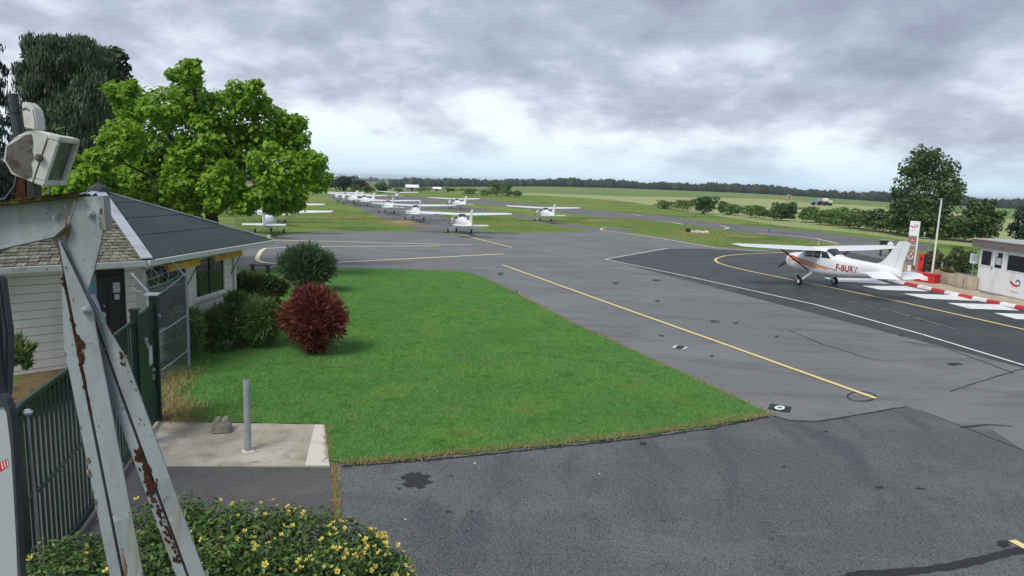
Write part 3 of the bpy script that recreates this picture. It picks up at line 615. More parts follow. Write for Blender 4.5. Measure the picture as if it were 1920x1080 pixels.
def lp_px(y, items, jy=0., seed=0, fl=1.0):
    """crown lumps: sight-line position at distance y, each with its own depth"""
    r = random.Random(seed); o = []
    for it in items:
        u, v, q = it[:3]; yy = y + r.uniform(-jy, jy); c = pxd(u, v, yy); s = yy / F / .985
        o.append((c, (q * s, q * s * fl, (it[3] if len(it) > 3 else q) * s)))
    return o

# ------------------------------------------------------------------ the far country: woods, hedges, single trees
def woods(name, label, u0, u1, D, hgt, n, seed, dens, hv=.25, leaf=1.6):
    r = np.random.default_rng(seed); lumps = []
    for i in range(n):
        u = r.uniform(u0, u1); dd = D * r.uniform(1.0, 1.10); a = math.atan((u - 960) / F); x, y = math.sin(a) * dd, math.cos(a) * dd
        z = float(terr(x, y)); h = hgt * (1 + hv * r.normal()) * (1 + .10 * math.sin(u * .021 + seed) + .07 * math.sin(u * .067))
        h = max(h, hgt * .4)
        lumps.append(((x, y, z + h * .5), (h * .55, h * .55, h * .52)))
    V, Q = leafcloud(lumps, n * dens, leaf, .8, .55, 'leaf', seed)
    m = MB(); rr = random.Random(seed)
    o = np_obj(name, V, Q, mt['wood'], None, 'stuff')
    # solid wood interior behind the leaf faces
    for c, q in lumps:
        m.lathe([(q[0] * .5, -q[2]), (q[0] * .8, -q[2] * .3), (q[0] * .62, q[2] * .4), (q[0] * .1, q[2] * .86)], 6, Matrix.Translation(c))
    me2 = m.mesh('core', mt['wood'])
    bm = bmesh.new(); bm.from_mesh(o.data); bm.from_mesh(me2); bm.to_mesh(o.data); bm.free(); bpy.data.meshes.remove(me2)
    return tag(o, label, 'woodland')
woods('far_wood', 'long dark band of woodland along the far edge of the fields', 728, 1990, 900, 9.8, 950, 4, 34, .11)
woods('horizon_wood', 'pale distant tree line on the ridge at the left horizon', 560, 910, 2400, 9, 130, 5, 30, .4, 3.0)

def far_tree(name, label, cat, u, vb, vt, wpx, D=None, mat='oak', n=700, leaf=.5, group=None, seed=1, trunk=True, y=None):
    """single tree or bush standing at ground pixel (u, vb)"""
    if D is None:
        g = G(u, vb); D = math.hypot(g[0], g[1])
    a = math.atan((u - 960) / F / 1.0)
    x, yy = math.sin(a) * D, math.cos(a) * D; z = float(terr(x, yy))
    s = yy / F; h = (vb - vt) * s; wd = wpx * s
    r = random.Random(seed); L = []
    k = 7
    for i in range(k):
        an = r.uniform(0, 6.28); q = r.uniform(.1, .32) * wd; zz_ = r.uniform(.35, .80) * h
        L.append(((x + q * math.cos(an), yy + q * math.sin(an), z + zz_), (wd * r.uniform(.2, .3), wd * r.uniform(.2, .3), h * r.uniform(.18, .27))))
    L.append(((x, yy, z + h * .74), (wd * .24, wd * .24, h * .26))); L.append(((x, yy, z + h * .32), (wd * .45, wd * .4, h * .30)))
    return plant(name, label, cat, (x, yy, z), L, n, leaf, mt[mat], group, (max(.06, h * .035), h * .75) if trunk else None, 4 if trunk else 0, seed=seed, shell=.35)
gl = 'trees and bushes beyond the airfield'
far_tree('round_tree', 'broad dark round tree mound furthest left beyond the parked aeroplane row', 'tree', 640, 360, 329, 70, 250, 'wood', 1500, .9, gl, 1)
far_tree('round_tree', 'dark round tree just right of the broad left mound', 'tree', 672, 359, 338, 32, 260, 'wood', 700, .8, gl, 2)
far_tree('round_tree', 'green dome-shaped tree above the far right end of the aeroplane row', 'tree', 712, 360, 340, 32, 240, 'oak', 800, .7, gl, 3)
far_tree('field_bush', 'light green bush under the dark left tree mound', 'bush', 660, 363, 347, 20, 230, 'hedge', 500, .6, gl, 4, False)
far_tree('field_bush', 'light green low bush between two dark round trees', 'bush', 686, 363, 350, 24, 230, 'hedge', 500, .6, gl, 5, False)
far_tree('field_bush', 'pale low bush right of the dome-shaped tree', 'bush', 742, 360, 351, 22, 250, 'hedge', 300, .6, gl, 6, False)
far_tree('round_tree', 'small dark tree poking above the hedge near the white barn', 'tree', 772, 350, 339, 10, 420, 'wood', 250, .9, gl, 7)
far_tree('field_tree', 'dark spreading tree in the bush clump at the middle of the far grass', 'tree', 925, 362, 336, 36, 255, 'oak', 900, .6, gl, 8)
far_tree('field_tree', 'light green upright tree at the top of the central bush clump', 'tree', 947, 362, 335, 16, 250, 'hedgebright', 600, .55, gl, 9)
far_tree('field_bush', 'dark green bush at the right end of the central clump', 'bush', 963, 362, 349, 22, 246, 'hedge', 500, .55, gl, 10, False)
far_tree('field_bush', 'long low bush at the left end of the central clump', 'bush', 872, 364, 351, 38, 250, 'hedge', 700, .55, gl, 11, False)
far_tree('field_bush', 'mid green bush under the dark spreading tree', 'bush', 905, 364, 351, 40, 246, 'hedge', 700, .55, gl, 12, False)
far_tree('field_bush', 'bright low bush in front of the light green upright tree', 'bush', 940, 364, 350, 34, 243, 'hedge', 600, .55, gl, 13, False)
far_tree('field_bush', 'low hedge bush right of the white barn', 'bush', 790, 362, 354, 40, 290, 'hedge', 400, .6, gl, 14, False)
far_tree('field_bush', 'low hedge bush left of the central clump', 'bush', 838, 362, 353, 34, 285, 'hedge', 400, .6, gl, 15, False)
# hedge row at the edge of the pale crop
for i, (u, vb, vt, wd, mat_, nn, lab) in enumerate([
    (1233, 390, 380, 32, 'hedge', 500, 'low pale bush at the left start of the field hedge'), (1272, 394, 380, 34, 'hedge', 600, 'spreading light bush second from the left in the field hedge'),
    (1312, 400, 371, 32, 'oak', 1200, 'dark round tree standing alone in the field hedge'), (1345, 398, 381, 14, 'oak', 500, 'small dark upright bush right of the round hedge tree'),
    (1365, 402, 386, 30, 'hedge', 600, 'low green bush beside the small upright hedge bush'), (1408, 407, 389, 36, 'hedge', 700, 'loose light green bush in the middle of the field hedge'),
    (1450, 412, 384, 44, 'oak', 1500, 'wide dark bush in front of the crop sprayer'), (1475, 409, 384, 16, 'oak', 500, 'narrow dark bush right of the wide dark hedge bush'),
    (1512, 416, 391, 40, 'hedge', 900, 'bright bush below the crop sprayer'), (1552, 421, 396, 46, 'hedge', 1100, 'bushy hedge section right of the crop sprayer'),
    (1595, 427, 396, 52, 'hedge', 1300, 'leafy hedge section with several shoots'), (1640, 433, 398, 52, 'oak', 1400, 'dense hedge bush left of the large right tree'),
    (1680, 438, 395, 50, 'hedge', 1500, 'tall hedge bush under the left side of the large right tree'), (1735, 446, 400, 60, 'oak', 1700, 'dark hedge bush below the large right tree'), (1790, 450, 408, 46, 'hedge', 1200, 'loose hedge bush between the large tree and the round bush')]):
    far_tree('hedge_bush', lab, 'bush', u, vb + 1, vt - 5, wd * 1.7, None, mat_, int(nn * 2.6), .38, 'bushes of the field hedge', 20 + i, i in (2,))
# the big round tree on the right
yT = 92
plant('round_tree', 'large dark green tree standing behind the fuel sign', 'tree', (*pxd(1742, 436, yT)[:2], 0),
      lp_px(yT, [(1738, 300, 28), (1712, 310, 26), (1760, 315, 30), (1735, 330, 40), (1700, 345, 28), (1775, 345, 32), (1740, 365, 48), (1692, 372, 26), (1790, 360, 22), (1715, 395, 38), (1765, 385, 34), (1688, 398, 20), (1740, 412, 36), (1775, 415, 20), (1722, 282, 12), (1755, 290, 14), (1800, 352, 12), (1682, 366, 12)], 2.2, 3),
      9500, .46, mt['oak'], 'trees at the right edge', (.32, 6.5), 9, seed=31, shell=.35)
plant('round_bush_tree', 'round dark bush tree behind the fuel kiosk', 'tree', (*pxd(1838, 450, 84)[:2], 0),
      lp_px(84, [(1838, 395, 26), (1820, 410, 26), (1855, 412, 24), (1838, 428, 32), (1868, 425, 14), (1826, 385, 12), (1860, 380, 9), (1810, 432, 20)], 1.2, 4), 3600, .42, mt['oak'], 'trees at the right edge', (.16, 3.5), 5, seed=32, shell=.35)
plant('dark_bush_tree', 'nearly black conifer bush at the right picture edge', 'tree', (*pxd(1925, 462, 70)[:2], 0),
      lp_px(70, [(1920, 400, 18), (1925, 420, 26), (1915, 440, 24), (1935, 445, 30)], .8, 5), 2000, .36, mt['conifer'], 'trees at the right edge', (.14, 3), 3, seed=33, shell=.35)

# ------------------------------------------------------------------ trees on the left, behind the clubhouse
CATL = lp_px(36, [(356, 140, 26), (352, 175, 38), (250, 195, 42), (312, 205, 46), (412, 215, 52), (468, 185, 36), (505, 235, 46), (545, 262, 42), (582, 315, 36), (232, 262, 46), (290, 280, 62), (385, 290, 68), (460, 285, 62), (525, 325, 52), (455, 372, 36, 26), (262, 335, 46), (345, 340, 52), (212, 320, 34), (548, 362, 34, 28), (420, 345, 46), (500, 365, 36, 24), (385, 380, 30, 20), (597, 340, 24), (330, 372, 30), (478, 165, 16), (240, 168, 18), (450, 386, 20, 14), (360, 125, 16), (300, 385, 38), (250, 368, 40), (405, 380, 30, 20), (548, 385, 26, 18), (515, 392, 22, 14), (465, 392, 18, 12), (350, 388, 28, 20), (200, 290, 26), (192, 318, 20)], 2.2, 1, .95)
plant('catalpa_tree', 'large bright green broad-leaved tree behind the clubhouse roof', 'tree', (*pxd(392, 430, 36)[:2], 0),
      CATL,
      54000, .245, mt['catalpa'], 'trees behind the clubhouse', (.33, 6.5), 16, asp=.72, seed=41, shell=.42, droop=.35, upb=.75)
def single_leaves(t, lumps, n, size, mat, seed):
    r = np.random.default_rng(seed); b = np.array(t.location); L = [(np.array(c) - b, np.array(q if hasattr(q, '__len__') else (q,) * 3, float)) for c, q in lumps]
    me = MB().add([(0, 0, 0), (.32, .22, .05), (.36, .52, .06), (0, 1, -.10), (-.36, .52, .06), (-.32, .22, .05)], [(0, 1, 2, 3), (0, 3, 4, 5)]).mesh('leaf', mat, fix=False)
    k = 0
    while k < n:
        c, q = L[r.integers(len(L))]; d = r.normal(size=3); d /= np.linalg.norm(d)
        if d[1] > -.1: continue
        p = c + d * q * r.uniform(.84, .95)
        if any((((p - c2) / q2) ** 2).sum() < .8 for c2, q2 in L if c2 is not c): continue
        o = bpy.data.objects.new('leaf', me); link(o, t); o.location = p; k += 1
        s_ = size * r.uniform(.75, 1.25); o.scale = (s_,) * 3; o.rotation_euler = (r.normal() * .35 - .45, r.normal() * .4, math.atan2(d[1], d[0]) - math.pi / 2 + r.normal() * .6)
cat_ = [o for o in COL.objects if o.name == 'catalpa_tree'][0]
single_leaves(cat_, CATL, 290, .30, mt['catalpa'], 411)
plant('young_broadleaf_tree', 'low bright green leafy tree left of the large bright tree', 'tree', (*pxd(140, 420, 32)[:2], 0),
      lp_px(32, [(140, 315, 28), (110, 335, 26), (165, 335, 30), (130, 358, 32), (175, 365, 26), (195, 345, 28), (90, 355, 20), (190, 300, 24), (120, 285, 12)], 1.2, 2), 6000, .28, mt['catalpa'], 'trees behind the clubhouse', (.12, 3.2), 5, asp=.7, seed=42, shell=.35, droop=.35, upb=.75)
plant('weeping_tree', 'tall dark weeping tree with hanging foliage behind the floodlight', 'tree', (*pxd(125, 400, 52)[:2], 0),
      lp_px(52, [(125, 105, 48, 40), (85, 130, 40, 60), (160, 125, 42, 60), (120, 170, 60, 70), (75, 200, 40, 80), (165, 200, 45, 80), (115, 250, 60, 80), (160, 280, 45, 70), (80, 290, 45, 70), (125, 330, 60, 60), (62, 150, 26, 60), (58, 250, 30, 80), (150, 92, 40, 26), (95, 92, 36, 24)], 2.5, 3), 42000, .42, mt['darkleaf'], 'trees behind the clubhouse', (.4, 11), 6, style='hang', asp=.22, seed=43, shell=.30)
plant('poplar_tree', 'dark coarse-leaved tree rising right of the weeping tree', 'tree', (*pxd(215, 400, 58)[:2], 0),
      lp_px(58, [(212, 105, 22), (196, 130, 34), (222, 140, 26), (215, 175, 34), (200, 215, 40), (235, 190, 14), (60, 100, 20), (52, 130, 18), (70, 115, 20), (225, 240, 30), (210, 290, 40)], 1.8, 4), 7000, .42, mt['poplar'], 'trees behind the clubhouse', (.3, 11), 7, seed=44, shell=.35, asp=.7)
def cedar():
    base = pxd(-14, 400, 42); t = thing('cedar_tree', 'black-green conifer with drooping branches at the left picture edge', 'tree', (base[0], base[1], 0), 0, 'trees behind the clubhouse')
    MB().tube([(0, 0, -.1), (0, 0, 7), (0, 0, 13.5)], [.3, .2, .04], 8).build('trunk', mt['bark'], t, True)
    r = random.Random(9); m = MB(); P_ = []
    for k in range(46):
        z = 1.8 + 11.6 * k / 46; a = k * 2.4; L = 2.35 * (1 - z / 14.5) ** .6 + .25
        pts = [Vector((math.cos(a) * L * q, math.sin(a) * L * q, z + .25 * L * q - .62 * L * q * q)) for q in (0, .35, .7, 1.0)]
        m.tube(pts, [.05, .035, .02, .008], 5)
        for q in np.linspace(.12, 1, 34):
            f = q * 3; i = min(2, int(f)); c = pts[i].lerp(pts[i + 1], f - i)
            for _ in range(4): P_.append((c + Vector((r.gauss(0, .13), r.gauss(0, .13), r.uniform(-.42, .08))), (.12, .12, .16)))
    m.build('limbs', mt['twig'], t, True)
    V, Q = leafcloud(P_, 15000, .34, .2, .2, 'hang', 45)
    np_obj('crown', V, Q, mt['conifer'], t, 'stuff')
cedar()
# background hedge behind the clubhouse closing the view
plant('back_hedge', 'dark mixed hedge behind the clubhouse at the left', 'hedge', (*pxd(60, 420, 46)[:2], 0), lp_px(46, [(0, 360, 60), (60, 370, 60), (130, 385, 50), (-60, 350, 80), (30, 320, 40)], 2, 6), 6000, .4, mt['darkleaf'], None, None, seed=46, shell=.3)

# ------------------------------------------------------------------ shrubs on the lawn
yb = 30.5
plant('round_shrub', 'round blue-green shrub nearest the yellow taxi loop', 'shrub', (*G(575, 533)[:2], 0), lp_px(yb, [(575, 498, 46, 38), (548, 495, 28, 26), (604, 497, 28, 26), (575, 478, 34, 20), (575, 512, 42, 26)], .3, 7), 9000, .30, mt['olive'], 'shrubs on the lawn', None, style='shoot', asp=.22, seed=51, shell=.35, upb=.55, sub=0)
yb = 19.9
plant('barberry_shrub', 'round dark red barberry shrub on the lawn', 'shrub', (*G(590, 662)[:2], 0), lp_px(yb, [(588, 592, 60, 52), (556, 598, 34, 36), (621, 602, 33, 34), (588, 565, 42, 34), (588, 620, 42, 36), (592, 645, 22, 20)], .2, 8), 11000, .20, mt['barberry'], 'shrubs on the lawn', None, style='shoot', asp=.22, seed=52, shell=.35, upb=.25, sub=0)
for u, v in ((604, 546), (616, 556), (650, 585)):
    pass
yb = 20.5
plant('needle_shrub', 'wide dark green feathery shrub behind the wire fence', 'shrub', (*G(430, 672)[:2], 0), lp_px(yb, [(395, 620, 50, 46), (440, 605, 52, 50), (485, 600, 42, 48), (370, 630, 30, 42), (420, 640, 45, 34), (500, 620, 24, 36), (455, 570, 35, 24), (505, 580, 18, 26)], .4, 9) + lp_px(18.35, [(335, 615, 24, 36), (352, 640, 28, 32), (318, 630, 18, 40), (362, 600, 20, 30), (330, 655, 24, 22)], .05, 19), 20000, .21, mt['shrub'], 'shrubs on the lawn', None, style='shoot', asp=.16, seed=53, shell=.6, upb=.2, sub=1)
plant('yellow_tipped_shrub', 'small olive shrub with yellow tips at the right of the feathery shrub', 'shrub', (*G(500, 600)[:2], 0), lp_px(23.8, [(498, 565, 26, 22), (482, 572, 22, 20), (512, 575, 18, 20), (500, 585, 26, 18)], .2, 10), 3200, .16, mt['shrubtip'], 'shrubs on the lawn', None, style='shoot', asp=.3, seed=54, shell=.35, sub=1)
plant('corner_shrub', 'dusky green shrub at the far corner of the clubhouse', 'shrub', (*G(490, 575)[:2], 0), lp_px(26.5, [(465, 528, 30, 20), (495, 530, 28, 20), (520, 540, 22, 20), (455, 535, 22, 24), (480, 548, 40, 22)], .4, 11), 5200, .2, mt['box'], 'shrubs on the lawn', None, style='shoot', asp=.24, seed=55, shell=.55, sub=1)
# wooden bench behind the corner shrub
b0 = G(488, 512); t = thing('garden_bench', 'low dark wooden bench edge on the lawn behind the corner shrub', 'bench', (b0[0], b0[1], .03))
MB().box((-.5, -.2, .38), (.5, .2, .44)).build('seat', mt['dark'], t, bev=.005)
for q in (-.4, .4): MB().box((q - .05, -.18, 0), (q + .05, .18, .378)).build('leg', mt['dark'], t)
# plant by the clubhouse wall
yb = 13.4
plant('wall_plant', 'dark grassy plant in a pot against the cream wall at far left', 'plant', (*pxd(28, 690, yb)[:2], .5), lp_px(yb, [(30, 655, 24, 26), (18, 672, 18, 24), (44, 668, 18, 22)], .1, 12), 1100, .24, mt['shrub'], None, None, style='shoot', asp=.13, seed=56, shell=.1, upb=.9)

# ------------------------------------------------------------------ clubhouse
E0, E1, E2, AP = G(-63, 505, 3), G(275, 488, 3), G(510, 450, 3), pxd(185, 360, 20.4)
W0 = AP + .84 * (E0 - AP); W1 = AP + .84 * (E1 - AP); W2 = pxd(437, 468, 22.2)
cen = np.array([AP[0], AP[1], 0])
club = thing('clubhouse', 'low cream boarded clubhouse with a many-sided dark roof', 'building', tuple(cen))
def loc(p): return Vector((p[0] - cen[0], p[1] - cen[1], p[2]))
apx = loc(AP)
eav = [loc(E0), loc(E1), loc(E2)]
opp = [Vector((-e.x, -e.y, 3)) for e in eav]
ring = eav + opp
def wallpt(p): return Vector((p[0] - cen[0], p[1] - cen[1], 0))
wl = [wallpt(W0), wallpt(W1), wallpt(W2)]; wl += [Vector((-p.x, -p.y, 0)) for p in wl]
# roof facets
for i in range(6):
    a, b = ring[i], ring[(i + 1) % 6]
    nrm = (b - a).cross(apx - a).normalized()
    if nrm.z < 0: nrm = -nrm
    if i == 1:      # felt laid in strips parallel to the eave
        fr = [0, .30, .545, .79, 1.0]
        for k in range(4):
            p = [a.lerp(apx, fr[k]), b.lerp(apx, fr[k]), b.lerp(apx, fr[k + 1]), a.lerp(apx, fr[k + 1])]
            lift = nrm * (.012 * k)
            MB().prism([q + lift - nrm * .012 for q in p] if k < 3 else [p[0] + lift - nrm * .012, p[1] + lift - nrm * .012, apx + lift - nrm * .012], nrm * .03).build('roof_strip', mt['felt'], club)
    elif i == 0:    # old shingles in courses
        MB().prism([a - nrm * .05, b - nrm * .05, apx - nrm * .05], nrm * .035).build('roof_deck', mt['shingle'], club)
        m = MB(); nr = 26; nsh = 0
        for k in range(nr):
            f0, f1 = k / nr, (k + 1.25) / nr
            if f1 > 1: f1 = 1
            p0, p1 = a.lerp(apx, f0), b.lerp(apx, f0); q0, q1 = a.lerp(apx, f1), b.lerp(apx, f1)
            L = (p1 - p0).length; ns = max(1, int(L / .2)); off = .5 * (k % 2)
            for j in range(ns + 1):
                s0 = max(0, (j - off) / ns); s1 = min(1, (j + 1 - off) / ns - .006)
                if s1 - s0 < .02 / max(L, .1): continue
                h = rnd.uniform(.012, .028)
                A_, B_ = p0.lerp(p1, s0) + nrm * h, p0.lerp(p1, s1) + nrm * h
                C_, D_ = q0.lerp(q1, s1) - nrm * .004, q0.lerp(q1, s0) - nrm * .004
                if nsh < 290:
                    nsh += 1; c0 = (A_ + B_) / 2
                    o_ = MB().add([q - c0 for q in (A_, B_, C_, D_, A_ - nrm * .02, B_ - nrm * .02)], [(0, 1, 2, 3), (4, 5, 1, 0)]).build('shingle', mt['shingle_one'], club, fix=False); o_.location = c0
                else: m.add([A_, B_, C_, D_, A_ - nrm * .02, B_ - nrm * .02], [(0, 1, 2, 3), (4, 5, 1, 0)])
        m.build('shingles', mt['shingle'], club, kind='stuff', fix=False)
    else:
        MB().prism([a - nrm * .03, b - nrm * .03, apx - nrm * .03], nrm * .03).build('roof_facet', mt['felt'], club)
# hip caps, gutter, finial
def strap(a, b, w_, nrm, th=.012):
    t = (b - a).normalized(); s = t.cross(nrm).normalized() * w_
    return MB().prism([a - s, b - s, b + s, a + s], nrm * th)
up = Vector((0, 0, 1))
for i, w_ in ((0, .09), (1, .13), (2, .045), (3, .06), (4, .06), (5, .06)):
    e = ring[i]; strap(e + up * .05 + (e - apx).normalized() * .03, apx + up * .06, w_, up, .03).build('hip_cap', mt['flash'], club)
for i in range(6):
    a, b = ring[i], ring[(i + 1) % 6]; o = (a + b) / 2; o = Vector((o.x, o.y, 0)).normalized()
    t = (b - a).normalized()
    MB().prism([a - up * .13 + o * .0, a - up * .13 + o * .07, a - up * .005 + o * .09, a - up * .005 + o * .0], (b - a)).build('gutter', mt['gutter'] if i < 3 else mt['gutter'], club)
MB().prism([q - up * .16 for q in ring], up * .02).build('soffit', mt['sid'], club)
MB().lathe([(.30, 0), (.26, .12), (.03, .24), (.02, .30)], 8, Matrix.Translation(apx + up * .02)).build('finial', mt['felt'], club)
# walls
WH = 2.83
def wallbox(a, b, s0, s1, z0, z1, th, out, name, mat, parent=club, bev=0, mbx=None):
    t = (b - a).normalized(); n = Vector((t.y, -t.x, 0))
    if n.dot((a + b) / 2) < 0: n = -n
    p = a + t * s0 + n * out; q = a + t * s1 + n * out
    m = mbx or MB()
    m.prism([p + up * z0, q + up * z0, q + up * z1, p + up * z1], -n * th)
    return m if mbx else m.build(name, mat, parent, bev=bev)
for i in range(2, 6):
    a, b = wl[i], wl[(i + 1) % 6]; wallbox(a, b, 0, (b - a).length, 0, WH, .15, 0, 'wall', mt['sid'])
L1 = (wl[1] - wl[0]).length; L2 = (wl[2] - wl[1]).length
# facet 0: boards left of the dark entrance, entrance, narrow boarded strip
d0 = (W1 - W0)[:2]; ds, de = onplane(176, 560, W0, d0)[0] - .45, onplane(237, 560, W0, d0)[0]
wallbox(wl[0], wl[1], 0, L1, 0, WH, .12, -.13, 'wall', mt['dark'])
BH = .196
for k in range(14):
    z0 = .12 + BH * k; z1 = z0 + BH - .012
    if z0 > WH - .05: break
    z1 = min(z1, WH)
    wallbox(wl[0], wl[1], -.02, ds, z0, z1, .10, rnd.uniform(-.002, .004), 'board', mt['sid'])
    wallbox(wl[0], wl[1], de, L1, z0, z1, .10, rnd.uniform(-.002, .004), 'board', mt['sid'])
# entrance: dark double door with notices
dr = wallbox(wl[0], wl[1], ds + .02, de - .02, .1, 2.55, .05, -.07, 'entrance_door', mt['dark'])
def face_part(a, b, s0, s1, z0, z1, out, th, name, mat, parent):
    return wallbox(a, b, s0, s1, z0, z1, th, out, name, mat, parent)
for k in range(3):
    w0 = ds + .05 + (de - ds - .1) * k / 3; face_part(wl[0], wl[1], w0 + .02, w0 + (de - ds - .1) / 3 - .02, .25, 2.4, -.055, .01, 'door_panel', mt['bmetal'], dr)
def px_rect(u0, v0, u1, v1, p0, d):
    a = onplane(u0, v0, p0, d); b = onplane(u1, v0, p0, d); c_ = onplane(u0, v1, p0, d); e = onplane(u1, v1, p0, d)
    return (a[0] + c_[0]) / 2, (b[0] + e[0]) / 2, (c_[1] + e[1]) / 2, (a[1] + b[1]) / 2
for nm, mm, rc in (('notice', 'paper', (213, 530, 226, 549)), ('notice', 'paper', (216, 552, 225, 562)), ('poster', 'poster', (162, 516, 182, 554)), ('leaflet', 'poster', (186, 586, 200, 615))):
    s0, s1, z0, z1 = px_rect(*rc, W0, d0); face_part(wl[0], wl[1], s0, s1, z0, z1, -.042, .008, nm, mt[mm], dr)
# facet 1: boards with two windows
d1_ = (W2 - W1)[:2]
wins = [px_rect(279, 505, 346, 605, W1, d1_), px_rect(367, 483, 420, 550, W1, d1_)]
wallbox(wl[1], wl[2], 0, L2, 0, WH, .10, -.11, 'wall', mt['sid'])
for k in range(14):
    z0 = .12 + BH * k; z1 = min(z0 + BH - .012, WH)
    if z0 > WH - .05: break
    segs = [(0.0, L2 - .1)]
    for (s0, s1, a, b) in wins:
        if z1 > a - .08 and z0 < b + .08:
            ns = []
            for (p, q) in segs:
                if s0 - .08 > p: ns.append((p, min(q, s0 - .08)))
                if s1 + .08 < q: ns.append((max(p, s1 + .08), q))
            segs = ns
    for p, q in segs:
        if q - p > .05: wallbox(wl[1], wl[2], p, q, z0, z1, .10, rnd.uniform(-.002, .004), 'board', mt['sid'])
for i in (1, 2):
    p = wl[i]; MB().box((p.x - .06, p.y - .06, .1), (p.x + .06, p.y + .06, WH)).build('corner_board', mt['sid'], club)
for i, (s0, s1, a, b) in enumerate(wins):
    wf = MB()
    for q in ((s0 - .08, s0, a - .08, b + .08), (s1, s1 + .08, a - .08, b + .08), (s0 - .0, s1, a - .08, a), (s0, s1, b, b + .08)): wallbox(wl[1], wl[2], *q, .11, .012, '', None, mbx=wf)
    wf = wf.build('window', mt['sid'] if i else mt['bmetal'], club)
    wallbox(wl[1], wl[2], s0, s1, a, b, .02, -.03, 'pane', mt['glass'], wf)
    wallbox(wl[1], wl[2], (s0 + s1) / 2 - .025, (s0 + s1) / 2 + .025, a, b, .04, -.005, 'mullion', mt['bmetal'], wf)
    wallbox(wl[1], wl[2], s0 - .1, s1 + .1, a - .12, a - .082, .14, .05, 'sill', mt['gutter'], wf)
# rolled yellow awnings with folding arms
t_ = (wl[2] - wl[1]).normalized(); n_ = Vector((t_.y, -t_.x, 0)); n_ = n_ if n_.x > 0 else -n_
for rc in ((288, 498, 349, 512), (378, 476, 431, 489)):
    s0, s1, z0, z1 = px_rect(*rc, W1, d1_); zt = 2.80
    aw = bpy.data.objects.new('awning', MB().prism([wl[1] + t_ * s0 + n_ * .06 + up * zt, wl[1] + t_ * s0 + n_ * .40 + up * (zt - .06), wl[1] + t_ * s0 + n_ * .44 + up * (zt - .24), wl[1] + t_ * s0 + n_ * .40 + up * (zt - .24), wl[1] + t_ * s0 + n_ * .37 + up * (zt - .10), wl[1] + t_ * s0 + n_ * .06 + up * (zt - .04)], t_ * (s1 - s0)).mesh('awning', mt['awn'])); link(aw, club)
    for q in (s0 + .03, s1 - .03): MB().tube([wl[1] + t_ * q + n_ * .38 + up * (zt - .2), wl[1] + t_ * q + n_ * .03 + up * (zt - .85)], .014, 6).build('awning_arm', mt['bmetal'], club)
# raised soil bed in front of the wall
bed = [W0 - np.array([.1, .1, 0]), W1 - np.array([.3, .05, 0]), G(175, 655, .42), G(40, 752, .42), G(-120, 800, .42)]
MB().prism([(p[0], p[1], 0) for p in bed], (0, 0, .42)).build('soil_bed', mt['soil'], kind='structure')

# ------------------------------------------------------------------ green gate, wire fence, bollard, block
g0, g1 = G(298, 790), G(214, 909)
gv = Vector(((g1 - g0)[0], (g1 - g0)[1], 0)).normalized(); grz = math.atan2(gv.y, gv.x)
gate = thing('sliding_gate', 'long dark green sliding gate of upright bars, left of the gate door', 'gate', (g0[0], g0[1], 0), grz)
GL = 6.45; GH = 2.46
gs = 1.55      # the bar section starts after the door leaf
MB().box((gs, -.03, GH - .06), (GL, .03, GH)).build('top_rail', mt['green'], gate, bev=.006)
MB().box((gs, -.04, .10), (GL, .04, .20)).build('bottom_rail', mt['green'], gate, bev=.006)
MB().box((gs, -.035, .2), (gs + .07, .035, GH - .06)).build('stile', mt['green'], gate, bev=.006)
MB().box((GL - .07, -.035, .2), (GL, .035, GH - .06)).build('stile', mt['green'], gate, bev=.006)
nb = int((GL - gs - .14) / .15)
bar = MB().box((-.017, -.0125, .2), (.017, .0125, GH - .06)).mesh('bar', mt['green'])
for k in range(nb):
    o = bpy.data.objects.new('bar', bar); link(o, gate); o.location = (gs + .13 + k * .15, 0, 0)
MB().box((gs + .07, .016, 1.25), (GL - .07, .05, 1.29)).build('mid_rail', mt['green'], gate)
gdoor = thing('gate_door', 'solid dark green pedestrian gate door with lock plate and sign', 'gate', (g0[0], g0[1], 0), grz)
MB().box((.16, -.03, .12), (.22, .03, 2.5)).build('stile', mt['green'], gdoor, bev=.005)
MB().box((1.30, -.03, .12), (1.36, .03, 2.5)).build('stile', mt['green'], gdoor, bev=.005)
MB().box((.22, -.03, 2.44), (1.30, .03, 2.5)).build('top_rail', mt['green'], gdoor, bev=.005)
MB().box((.22, -.03, .12), (1.30, .03, .20)).build('bottom_rail', mt['green'], gdoor, bev=.005)
MB().box((.22, -.012, .82), (1.30, .012, 1.98)).build('sheet_panel', mt['green'], gdoor)
dbar = MB().box((-.0125, -.0125, 0), (.0125, .0125, 1)).mesh('bar', mt['green'])
for k in range(8):
    for z0, z1 in ((.2, .818), (1.982, 2.44)):
        o = bpy.data.objects.new('bar', dbar); link(o, gdoor); o.location = (.30 + k * .13, 0, z0); o.scale = (1, 1, z1 - z0)
sgn = 1
MB().box((.38, .0125, 1.35), (.62, .022, 1.72)).build('sign_plate', mt['paper'], gdoor)
MB().box((.78, .0125, 1.86), (.90, .05, 1.96)).build('lock_case', mt['galv'], gdoor)
MB().lathe([(.06, 0), (.05, .03), (.01, .045)], 10, Matrix.Translation((.72, .013, 1.78)) @ Matrix.Rotation(-math.pi / 2, 4, 'X')).build('keypad', mt['beige'], gdoor)
MB().lathe([(.035, 0), (.035, .05), (.01, .06)], 8, Matrix.Translation((.42, .013, 1.22)) @ Matrix.Rotation(-math.pi / 2, 4, 'X')).build('door_knob', mt['galv'], gdoor)
MB().box((.38, .0125, 1.02), (.46, .05, 1.12)).build('lock_case', mt['galv'], gdoor)
gpost = thing('gate_post', 'square dark green gate post beside the concrete pad', 'post', (g0[0], g0[1], 0), grz)
MB().box((-.02, -.07, 0), (.12, .07, 2.68)).build('column', mt['green'], gpost, bev=.006)
